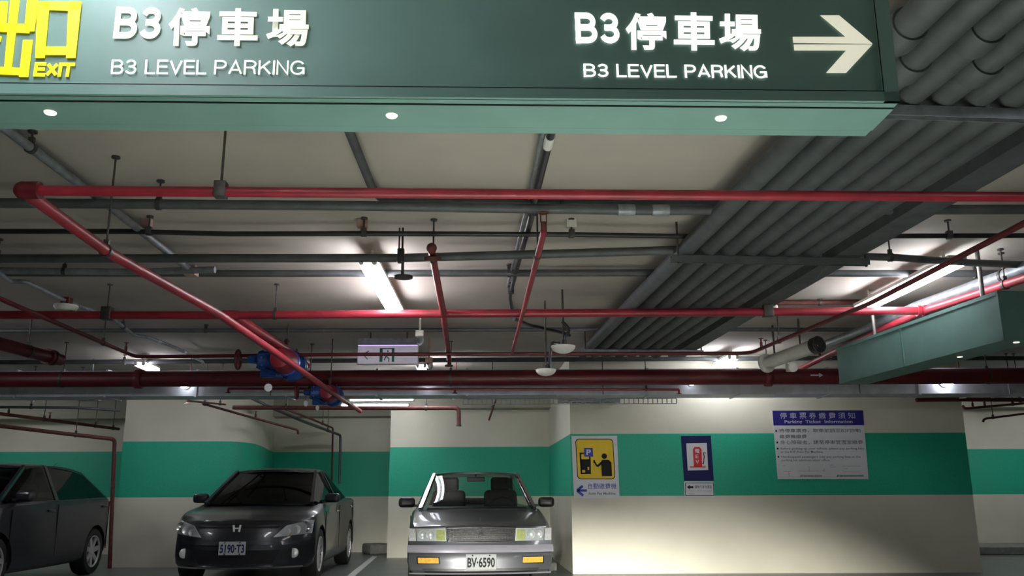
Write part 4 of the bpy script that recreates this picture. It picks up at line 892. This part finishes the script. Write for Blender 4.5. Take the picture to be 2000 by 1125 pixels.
# ------------------------------------------------------------------ cars
def boolean_cut(o, cyls):
    for c in cyls:
        md = o.modifiers.new('cut', 'BOOLEAN'); md.operation = 'DIFFERENCE'; md.object = c; md.solver = 'EXACT'
    dg = bpy.context.evaluated_depsgraph_get(); me = bpy.data.meshes.new_from_object(o.evaluated_get(dg))
    o.modifiers.clear(); o.data = me
    for c in cyls: bpy.data.objects.remove(c)
    try: me.set_sharp_from_angle(angle=R(35))
    except Exception: pass
def car(sp_):
    t = thing(sp_['name'], sp_['label'], 'car', sp_['loc'], sp_['rz'], local=True)
    K = np.array(sp_['st'], float); L = K[-1, 0]
    ys = np.unique(np.concatenate([np.linspace(0, L, 56), K[:, 0]]))
    def at(y, c):
        # smoothed interpolation of the station table
        return float(np.mean(np.interp([y - .06, y - .03, y, y + .03, y + .06], K[:, 0], K[:, c]))) if 0.1 < y < L - 0.1 else float(np.interp(y, K[:, 0], K[:, c]))
    sw_, pz, pv = sp_['sweep'], sp_['pz'], sp_['pv']; W0 = K[0, 1]
    def F(x, z): return sw_ * min(1.3, abs(x) / W0) ** 2.6 + float(np.interp(z, pz, pv))
    rs = sp_.get('rsweep', 0.15)
    def sec(y):
        w_, zb_, zs, zt, k = [at(y, c) for c in range(1, 6)]
        e = zt - zs
        p = [(0, zb_), (.5 * w_, zb_), (.9 * w_, zb_), (.97 * w_, zb_ + .05), (w_, zb_ + .14), (w_, zb_ + .45 * (zs - zb_)), (.992 * w_, zb_ + .75 * (zs - zb_)), (.975 * w_, zs), (.955 * w_, zs + .35 * e),
             (k * w_, zs + .75 * e), (.72 * k * w_, zs + .93 * e), (.36 * k * w_, zt), (0, zt + .004)]
        return p
    mb = MB(); bm = mb.b; rows = []
    def disp(x, y, z):
        f = max(0, 1 - y / 0.9) ** 2; yy = y + F(x, z) * f
        g = max(0, 1 - (L - y) / 0.8) ** 2; yy -= rs * (abs(x) / K[-1, 1]) ** 2.6 * g
        return yy
    for y in ys:
        h = sec(y); full = [(-x, z) for x, z in h[::-1]][:-1] + h      # from top centre round by the bottom? keeps order
        ring = [(-x, z) for x, z in h[1:-1]][::-1]; loop = h + ring     # closed loop: bottom centre -> +x side -> top -> -x side
        rows.append([bm.verts.new((x, disp(x, y, z), z)) for x, z in loop])
    n = len(rows[0])
    for i in range(len(rows) - 1):
        for k in range(n): bm.faces.new((rows[i][k], rows[i][(k + 1) % n], rows[i + 1][(k + 1) % n], rows[i + 1][k]))
    # end caps as grids between the matching left and right points
    for ri, y in ((0, ys[0]), (-1, ys[-1])):
        h = sec(y); R_ = rows[ri]; nh = len(h); prev = None
        for j in range(nh):
            a_ = R_[j]; c_ = R_[(n - j) % n]; NX = 14
            if j == 0 or j == nh - 1: line = [a_] * (NX + 1)
            else:
                line = [a_]
                for q in range(1, NX):
                    x = h[j][0] * (1 - 2 * q / NX); line.append(bm.verts.new((x, disp(x, y, h[j][1]), h[j][1])))
                line.append(c_)
            if prev:
                for q in range(NX):
                    vs = []
                    for v in (prev[q], prev[q + 1], line[q + 1], line[q]):
                        if v not in vs: vs.append(v)
                    if len(vs) >= 3: bm.faces.new(vs)
            prev = line
    bo = mb.build('body_shell', sp_['paint'], t)
    cut = []
    for wy in sp_['wheels']:
        for s_ in (-1, 1):
            r = sp_['wr'] + 0.045; x = s_ * (K[:, 1].max() + .05)
            c = MB().cyl((x - s_ * 0.34, wy, sp_['wr']), (x + s_ * .1, wy, sp_['wr']), r, n=40).build('cut', sp_['paint'], t); cut.append(c)
    bpy.context.view_layer.update(); boolean_cut(bo, cut)
    # wheels
    for wi, wy in enumerate(sp_['wheels']):
        for s_ in (-1, 1):
            xw = s_ * (at(wy, 1) - 0.015); r = sp_['wr']; rr_ = r * 0.68
            c = (xw, wy, r)
            wh = MB().lathe([(rr_, -0.20), (r * .96, -0.20), (r, -.17), (r, -.03), (r * .95, 0.0), (rr_ + .01, .0), (rr_, -.01)], c, (s_, 0, 0), n=36, cap=False).build('wheel', M['tyre'], t)
            rim = MB().lathe([(0, -.05), (rr_ * .3, -.045), (rr_ * .3, -0.09), (rr_ * .94, -.1), (rr_ * .96, -.012), (rr_ * 1.01, -.004), (rr_ * 1.01, -.19)], c, (s_, 0, 0), n=36, cap=False).build('wheel_barrel', M['bplas'], wh)
            mb = MB()
            mb.lathe([(rr_ * .93, -.02), (rr_ * .95, -.003), (rr_ * 1.01, .002), (rr_ * 1.01, -.03)], c, (s_, 0, 0), n=36, cap=False); mb.lathe([(0, -.02), (rr_ * .22, -.02), (rr_ * .26, -.05), (0, -.06)], c, (s_, 0, 0), n=24)
            ns = sp_.get('spokes', 7)
            for k in range(ns):
                an = 2 * math.pi * k / ns + .2; v = Vector((0, math.cos(an), math.sin(an))); u = Vector((0, -math.sin(an), math.cos(an)))
                p0 = Vector(c) + v * rr_ * .15 + Vector((s_ * -.025, 0, 0)); p1_ = Vector(c) + v * rr_ * .95 + Vector((s_ * -.012, 0, 0))
                mb.poly([p0 + u * .034, p1_ + u * .03, p1_ - u * .03, p0 - u * .034], (s_ * -.025, 0, 0))
            mb.build('wheel_rim', M['alloy'], wh)
    # greenhouse
    g = sp_['gh']; gl = sp_['glass']
    A0_, A1_, B0_, B1_, C1_, C0_ = [Vector(v) for v in (g['A0'], g['A1'], g['B0'], g['B1'], g['C1'], g['C0'])]
    mir = lambda v: Vector((-v.x, v.y, v.z))
    def quad(ll, lr, ur, ul, bulge=(0, 0, 0), nu=10, nv=8, th=None, ins=0.0):
        bu = Vector(bulge)
        def f(u, v):
            u = ins + u * (1 - 2 * ins); v = ins + v * (1 - 2 * ins)
            return ll.lerp(lr, u).lerp(ul.lerp(ur, u), v) + bu * (1 - (2 * u - 1) ** 2) * (0.6 + .4 * (1 - (2 * v - 1) ** 2))
        m_ = MB(); m_.grid(f, nu, nv, th); return m_
    quad(mir(A0_), A0_, A1_, mir(A1_), (0, -.10, .02)).build('windshield', gl, t)
    quad(mir(C0_), C0_, C1_, mir(C1_), (0, .08, .02)).build('rear_window', gl, t)
    # roof as a crowned lid with a lip
    def froof(u, v):
        n_ = 0
        l = A1_.lerp(C1_, v); l = Vector((l.x + .02 * math.sin(math.pi * v), l.y, l.z + g.get('arch', .03) * math.sin(math.pi * v)))
        x = l.x * (2 * u - 1); y = l.y + (-.10 * (1 - (2 * u - 1) ** 2) * (1 - v)) + (.08 * (1 - (2 * u - 1) ** 2) * v)
        return Vector((x * 1.03, y, l.z + .035 * (1 - abs(2 * u - 1) ** 3)))
    m_ = MB(); m_.grid(froof, 16, 14, (0, 0, -.03)); m_.build('roof', sp_['paint'], t)
    for s_ in (1, -1):
        q = (lambda v: v) if s_ == 1 else mir
        sb_ = Vector((s_ * .02, 0, 0)); tp = lambda v: q(v)
        Bt = A1_.lerp(C1_, (B1_.y - A1_.y) / (C1_.y - A1_.y)); Bt.z += g.get('arch', .03) * .9; Bt.x += .02
        quad(q(A0_), q(B0_), q(Bt), q(A1_), sb_, 6, 6).build('side_window', sp_.get('sglass', gl), t)
        quad(q(B0_), q(C0_), q(C1_), q(Bt), sb_, 6, 6).build('side_window', sp_.get('sglass', gl), t)
        def bar(name, p, r_, w1, w2, m):
            d_ = (r_ - p).normalized(); side = d_.cross(Vector((s_, 0, 0))).normalized()
            if name == 'rear_pillar': p = p - side * s_ * 0 - Vector((0, side.y, side.z)) * w1 * (1 if side.z > 0 else -1); r_ = r_ - side * w2 * (1 if side.z > 0 else -1)
            m2 = MB(); e = Vector((-s_ * .04, 0, 0)); o_ = Vector((s_ * .008, 0, 0))
            m2.poly([p + side * w1 + o_, r_ + side * w2 + o_, r_ - side * w2 + o_, p - side * w1 + o_], e); m2.build(name, m, t)
        bar('windshield_pillar', q(A0_), q(A1_), .035, .03, sp_.get('apil', sp_['paint'])); bar('middle_pillar', q(B0_), q(Bt), .045, .035, M['bplas']); bar('rear_pillar', q(C0_), q(C1_), g.get('cw', .10), g.get('cw2', .07), sp_['paint'])
        # mirror, handles, door seams
        mp = Vector((s_ * (at(A0_.y + .3, 1) + g.get('mx', .055)), A0_.y + g.get('my', .25), A0_.z + g.get('mz', .07)))
        mm = MB().box(mp, (.21, .11, .125), rz=s_ * -.15, bev=.042).box(mp + Vector((-s_ * .10, .02, -.04)), (.1, .05, .03)).build('wing_mirror', sp_.get('mirror', sp_['paint']), t)
        for yy in ((B0_.y - .18), (C0_.y - .35)):
            MB().box((s_ * (at(yy, 1) * .985 + .012), yy, at(yy, 3) - .10), (.03, .17, .025), bev=.008).build('door_handle', M['chrome'] if sp_.get('chromeh') else sp_['paint'], t)
        for yy in (A0_.y + .12, B0_.y, C0_.y - .18):
            mb = MB().box((s_ * (at(yy, 1) - .0035), yy, .30 + (at(yy, 3) - .3) / 2), (.01, .008, at(yy, 3) - .36))
            mb.build('door_seam', M['sk'], t)
        m_ = MB(); m_.tube([q(A0_) + Vector((s_ * .01, .05, -.012)), q(B0_) + Vector((s_ * .01, 0, -.012)), q(C0_) + Vector((s_ * .01, 0, -.012))], .010, n=6); m_.build('belt_trim', M['chrome'] if sp_.get('chromeh') else M['bplas'], t)
    # front parts
    def fp(name, xz, m, off=.006, th=.03, nx=10, nz=4, parent=None):
        ll, lr, ur, ul = [Vector((a, 0, b__)) for a, b__ in xz]
        def f(u, v):
            p = ll.lerp(lr, u).lerp(ul.lerp(ur, u), v); return Vector((p.x, F(p.x, p.z) - off, p.z))
        m2 = MB(); m2.grid(f, nx, nz, (0, th, 0)); return m2.build(name, m, parent or t)
    t['F'] = 1
    sp_['front'](t, fp, F, sp_)
    # plate
    px_, pzc, pw_, ph_ = sp_['plate']; yp = F(px_, pzc) - .022
    po = MB().box((px_, yp, pzc), (pw_, .008, ph_), bev=.003).build('licence_plate', M['plate'], t)
    text(sp_['ptext'], 'plate_lettering', M['sk'] if not sp_.get('pblue') else M['snavy'], (px_ - pw_ * .45, yp - .0042, pzc - ph_ * .36), (pw_ * .9, 0, 0), (0, 0, ph_ * .66), po, bold=.03, lift=.0008)
    mb = MB()
    for kx in (-.28, .28):
        for kz in (.42,) if not sp_.get('pb2') else (.42, -.42): mb.cyl((px_ + kx * pw_, yp - .004, pzc + kz * ph_), (px_ + kx * pw_, yp - .008, pzc + kz * ph_), .009, n=8)
    mb.build('plate_bolts', M['sk'], po)
    # interior
    for sx in (-.36, .36):
        yS = A0_.y + 1.18; zS = A0_.z + .02
        se = MB().box((sx, yS, zS + .06), (.46, .14, .34), rx=R(-12), bev=.06).build('seat', M['seat'], t)
        MB().box((sx, yS + .05, zS + .31), (.27, .11, .19), rx=R(-10), bev=.042).cyl((sx - .06, yS + .03, zS + .18), (sx - .06, yS + .05, zS + .3), .007).cyl((sx + .06, yS + .03, zS + .18), (sx + .06, yS + .05, zS + .3), .007).build('headrest', M['seat'], se)
    MB().box((0, A0_.y + .33, A0_.z - .0), (A0_.x * 1.75, .5, .07), bev=.03).build('dashboard', M['bplas'], t)
    MB().box((0, C0_.y - .42, C0_.z + .0), (1.1, .16, .18), bev=.04).build('rear_seat', M['seat'], t)
    ct_ = Vector((.36, A0_.y + .62, A0_.z + .0)); ax_ = Vector((0, -.85, .5)).normalized(); qq_ = ax_.to_track_quat('Z', 'Y')
    MB().tube([ct_ + qq_ @ Vector((.18 * math.cos(k * math.pi / 12), .18 * math.sin(k * math.pi / 12), 0)) for k in range(25)], .015, n=8, caps=False).sph(ct_, .05).build('steering_wheel', M['bplas'], t)
    mc = mir(A1_).lerp(A1_, .5) + Vector((0, -.02, -.06)); MB().box(mc, (.24, .03, .065), bev=.012).cyl(mc, mc + Vector((0, .02, .09)), .01).build('rear_view_mirror', M['bplas'], t)
    return t
def wiper(t, A, m):
    pass
def front_civic(t, fp, F, s):
    P_ = M['bplas']
    fp('grille', [(-.46, .63), (.46, .63), (.50, .70), (-.50, .70)], P_, .004, .02, 16, 3)
    fp('grille_bar', [(-.47, .672), (.47, .672), (.50, .695), (-.50, .695)], M['sk'], .012, .01, 16, 2)
    for sx in (1, -1):
        q = [(.43, .565), (.83, .60), (.84, .765), (.56, .70)]
        if sx < 0: q = [(-a, b) for a, b in (q[1], q[0], q[3], q[2])]
        h = fp('headlight', q, M['alloy'], .006, .05, 12, 5)
        for (x, z, r, m) in ((.76, .68, .066, M['chrome']), (.665, .645, .056, M['refl']), (.575, .62, .042, M['refl'])):
            y = F(x, z) - .004
            MB().lathe([(0, -.01), (r * .4, -.006), (r * .9, .012), (r, .016), (r, -.02), (0, -.02)], (sx * x, y, z), (0, -1, 0), n=24).build('headlamp_reflector', m, h)
        MB().box((sx * .605, F(.605, .62) - .014, .60), (.03, .012, .05), bev=.005).build('turn_signal', M['amber'], h)
        q2 = [(a * 1.003, b) for a, b in q]
        fp('headlight_lens', q2, M['glens'], .035, .004, 12, 5, parent=h)
        y = F(.66, .36); fo = MB().lathe([(0, .008), (.05, .006), (.058, 0), (.058, -.03), (0, -.03)], (sx * .66, y - .012, .375), (0, -1, 0), n=24).build('fog_lamp', M['refl'], t)
        bz = [(.54, .30), (.80, .33), (.82, .43), (.56, .43)]
        if sx < 0: bz = [(-a, b) for a, b in (bz[1], bz[0], bz[3], bz[2])]
        fp('fog_surround', bz, M['bplas'], .003, .02, 8, 3)
    fp('lower_intake', [(-.44, .26), (.44, .26), (.52, .42), (-.52, .42)], M['sk'], .004, .02, 14, 4)
    fp('bumper_crease', [(-.70, .478), (.70, .478), (.74, .52), (-.74, .52)], s['paint'], .02, .02, 18, 3)
    fp('lower_lip', [(-.76, .205), (.76, .205), (.76, .225), (-.76, .225)], M['chrome'], .02, .02, 18, 1)
    y = F(0, .67) - .016; e = MB(); c = Vector((0, y, .672))
    e.tube([c + Vector((-.042, 0, .04)), c + Vector((-.03, 0, -.04))], .013, n=8).tube([c + Vector((.042, 0, .04)), c + Vector((.03, 0, -.04))], .013, n=8).tube([c + Vector((-.03, 0, 0)), c + Vector((.03, 0, 0))], .009, n=8)
    e.build('front_emblem', M['refl'], t)
def front_laurel(t, fp, F, s):
    g = fp('grille', [(-.37, .545), (.37, .545), (.385, .685), (-.385, .685)], M['bplas'], .002, .02, 12, 4)
    mb = MB()
    for z in np.linspace(.563, .668, 6): mb.tube([(x, F(x, z) - .008, z) for x in np.linspace(-.365, .365, 13)], .0035, n=6)
    for x in np.linspace(-.34, .34, 22): mb.tube([(x, F(x, z) - .008, z) for z in (.555, .615, .68)], .0022, n=5)
    mb.build('grille_lattice', M['chrome'], g)
    mb = MB(); mb.tube([(x, F(x, z) - .012, z) for x, z in ((-.37, .545), (0, .540), (.37, .545), (.388, .69), (.2, .697), (-.2, .697), (-.388, .69), (-.37, .545))], .009, n=8); mb.build('grille_frame', M['chrome'], g)
    mb = MB(); c = Vector((0, F(0, .62) - .02, .62)); mb.tube([c + Vector((-.03, 0, -.02)), c + Vector((.03, 0, -.005))], .008, n=6).tube([c + Vector((-.02, 0, 0)), c + Vector((0, 0, .02)), c + Vector((.025, 0, .0))], .006, n=6).tube([c + Vector((-.005, 0, .0)), c + Vector((.008, 0, .05))], .003, n=6); mb.build('grille_emblem', M['chrome'], g)
    for sx in (1, -1):
        def Q(q): return q if sx > 0 else [(-a, b) for a, b in (q[1], q[0], q[3], q[2])]
        h = fp('headlight', Q([(.39, .55), (.72, .55), (.735, .685), (.40, .685)]), M['refl'], .004, .04, 10, 4)
        fp('inner_lamp', Q([(.40, .56), (.50, .56), (.505, .675), (.41, .675)]), M['yel'], .012, .01, 4, 3, parent=h)
        for x in (.57, .66): MB().lathe([(0, -.004), (.03, 0), (.048, .012), (.05, .0), (0, -.02)], (sx * x, F(x, .618) - .010, .618), (0, -1, 0), n=20).build('headlamp_reflector', M['refl'], h)
        fp('headlight_lens', Q([(.395, .553), (.72, .553), (.732, .682), (.402, .682)]), M['glens'], .026, .004, 10, 4, parent=h)
        fp('corner_lamp', Q([(.73, .55), (.815, .55), (.82, .685), (.742, .685)]), M['refl'], .004, .06, 5, 3)
        a = fp('amber_lamp', Q([(.47, .315), (.70, .315), (.705, .375), (.475, .375)]), M['amber'], .010, .02, 8, 3)
        fp('amber_lamp_frame', Q([(.455, .305), (.715, .305), (.72, .385), (.46, .385)]), M['chrome'], .004, .02, 8, 3)
    fp('bumper_strip', [(-.83, .43), (.83, .43), (.83, .505), (-.83, .505)], M['bumper'], .022, .03, 20, 3)  # pale colour carries the light caught by the bumper's slanted top
    fp('hood_edge_strip', [(-.40, .70), (.40, .70), (.40, .712), (-.40, .712)], M['chrome'], .012, .02, 10, 1)
    fp('lower_intake', [(-.62, .215), (.62, .215), (.66, .26), (-.66, .26)], M['bplas'], .004, .02, 14, 3)
    fp('bumper_step', [(-.80, .195), (.80, .195), (.80, .21), (-.80, .21)], M['bumper'], .012, .03, 20, 1)
    # hood ornament and hood ridge
    MB().tube([(0, .32, .755), (0, .36, .80), (0, .40, .765)], .006, n=6).build('hood_ornament', M['chrome'], t)
    MB().tube([(0, .34, .752), (0, .7, .80), (0, 1.05, .845)], .006, n=6).build('hood_ridge', s['paint'], t)
def front_plain(t, fp, F, s):
    fp('grille', [(-.40, .55), (.40, .55), (.42, .64), (-.42, .64)], M['bplas'], .004, .02, 10, 3)
    for sx in (1, -1):
        q = [(.46, .62), (.80, .66), (.80, .80), (.50, .72)]
        if sx < 0: q = [(-a, b) for a, b in (q[1], q[0], q[3], q[2])]
        fp('headlight', q, M['refl'], .006, .05, 8, 4)

# stations: y, half width, z bottom, z shoulder, z top, top inset
laurel = dict(name='parked_car', label='silver grey sedan with chrome grille, plate BV 6590, against the cream wall', paint=M['paint2'], glass=M['gclear'],
    loc=(PY(940, 1000, 10.15).x, 10.15, 0), rz=R(4.2), sweep=.13, rsweep=.12, pz=[.18, .23, .44, .50, .53, .70, .73], pv=[.06, .0, .0, .05, .07, .09, .13],
    st=[(0, .81, .19, .66, .72, .93), (.25, .835, .18, .69, .755, .93), (.7, .845, .17, .75, .80, .93), (1.3, .848, .17, .83, .875, .94), (1.5, .848, .17, .85, .885, .95), (2.3, .848, .17, .87, .895, .95),
        (3.6, .845, .17, .89, .92, .94), (3.9, .84, .18, .89, .925, .93), (4.5, .82, .2, .86, .91, .92), (4.69, .79, .25, .84, .885, .90)],
    wheels=(.86, 3.53), wr=.305, spokes=9, gh=dict(A0=(.735, 1.22, .875), A1=(.575, 1.98, 1.325), B0=(.80, 2.42, .895), B1=(.60, 2.46, 1.33), C1=(.57, 3.12, 1.315), C0=(.715, 3.85, .925), arch=.02, mz=.09, cw=.12, cw2=.10),
    front=front_laurel, plate=(0.0, .33, .34, .165), ptext='BV·6590', chromeh=True, apil=M['chrome'], mirror=M['bplas'])
car(laurel)
civic = dict(name='parked_car', label='dark grey sedan with plate 5190 T3, beside the curved column', paint=M['paint'], glass=M['gdark'],
    loc=(PY(465, 1000, 10.9).x, 10.85, 0), rz=R(2.2), sweep=.40, rsweep=.22, pz=[.18, .24, .46, .55, .60, .72, .78], pv=[.05, .0, .0, .02, .04, .08, .14],
    st=[(0, .82, .20, .72, .765, .90), (.3, .865, .19, .77, .825, .90), (.7, .877, .18, .83, .885, .90), (1.1, .877, .18, .87, .93, .90), (1.35, .877, .18, .90, .965, .92), (2.3, .877, .18, .95, .975, .95),
        (3.7, .87, .18, .99, 1.02, .93), (4.2, .85, .2, .98, 1.03, .90), (4.54, .78, .27, .95, 1.02, .86)],
    wheels=(.92, 3.59), wr=.32, spokes=10, gh=dict(A0=(.71, 1.08, .945), A1=(.57, 2.0, 1.385), B0=(.83, 2.35, .975), B1=(.60, 2.40, 1.42), C1=(.54, 3.05, 1.37), C0=(.70, 3.95, 1.035), arch=.045, mz=.08, my=.42, mx=.02, cw=.09, cw2=.08),
    front=front_civic, plate=(-.02, .445, .32, .155), ptext='5190·T3', pb2=True, pblue=True, chromeh=True)
car(civic)
hx = -5.78
hatch = dict(name='parked_car', label='near black hatchback beside the column, front end out of view', paint=M['paint3'], glass=M['gdark'],
    loc=(-5.72 - .85, 9.25, 0), rz=R(2.2), sweep=.30, rsweep=.20, pz=[.18, .24, .46, .60, .80], pv=[.05, .0, .0, .05, .14],
    st=[(0, .80, .22, .70, .76, .90), (.35, .845, .20, .80, .88, .90), (.8, .85, .19, .90, .96, .90), (1.15, .85, .19, .95, 1.0, .92), (2.3, .85, .19, .99, 1.01, .95), (3.5, .845, .2, 1.02, 1.04, .93), (3.95, .83, .24, 1.02, 1.05, .90), (4.1, .79, .30, .98, 1.02, .86)],
    wheels=(.82, 3.42), wr=.31, spokes=7, gh=dict(A0=(.74, .95, .98), A1=(.58, 1.75, 1.41), B0=(.81, 2.2, 1.01), B1=(.62, 2.22, 1.44), C1=(.57, 3.35, 1.38), C0=(.70, 3.98, 1.04), arch=.05, mz=.08, cw=.10, cw2=.10),
    front=front_plain, plate=(0, .45, .32, .155), ptext='8')
hc = car(hatch)
for sx in (1, -1):
    MB().sph((sx * .745, 3.90, .86), .10, (.5, .5, 1.7)).build('tail_lamp', M['taill'], hc)
MB().tube([(0.2, 3.2, 1.44), (0.2, 3.4, 1.52)], .004, n=6).build('roof_aerial', M['bplas'], hc)
# plate of the hatchback faces away from what is seen: remove its lettering
for o in list(bpy.data.objects):
    if o.name.startswith('plate_lettering') and o.parent and o.parent.parent == hc: bpy.data.objects.remove(o)
for o in bpy.data.objects:
    for k in ('org', 'rad', 'pts', 'F'):
        if k in o: del o[k]
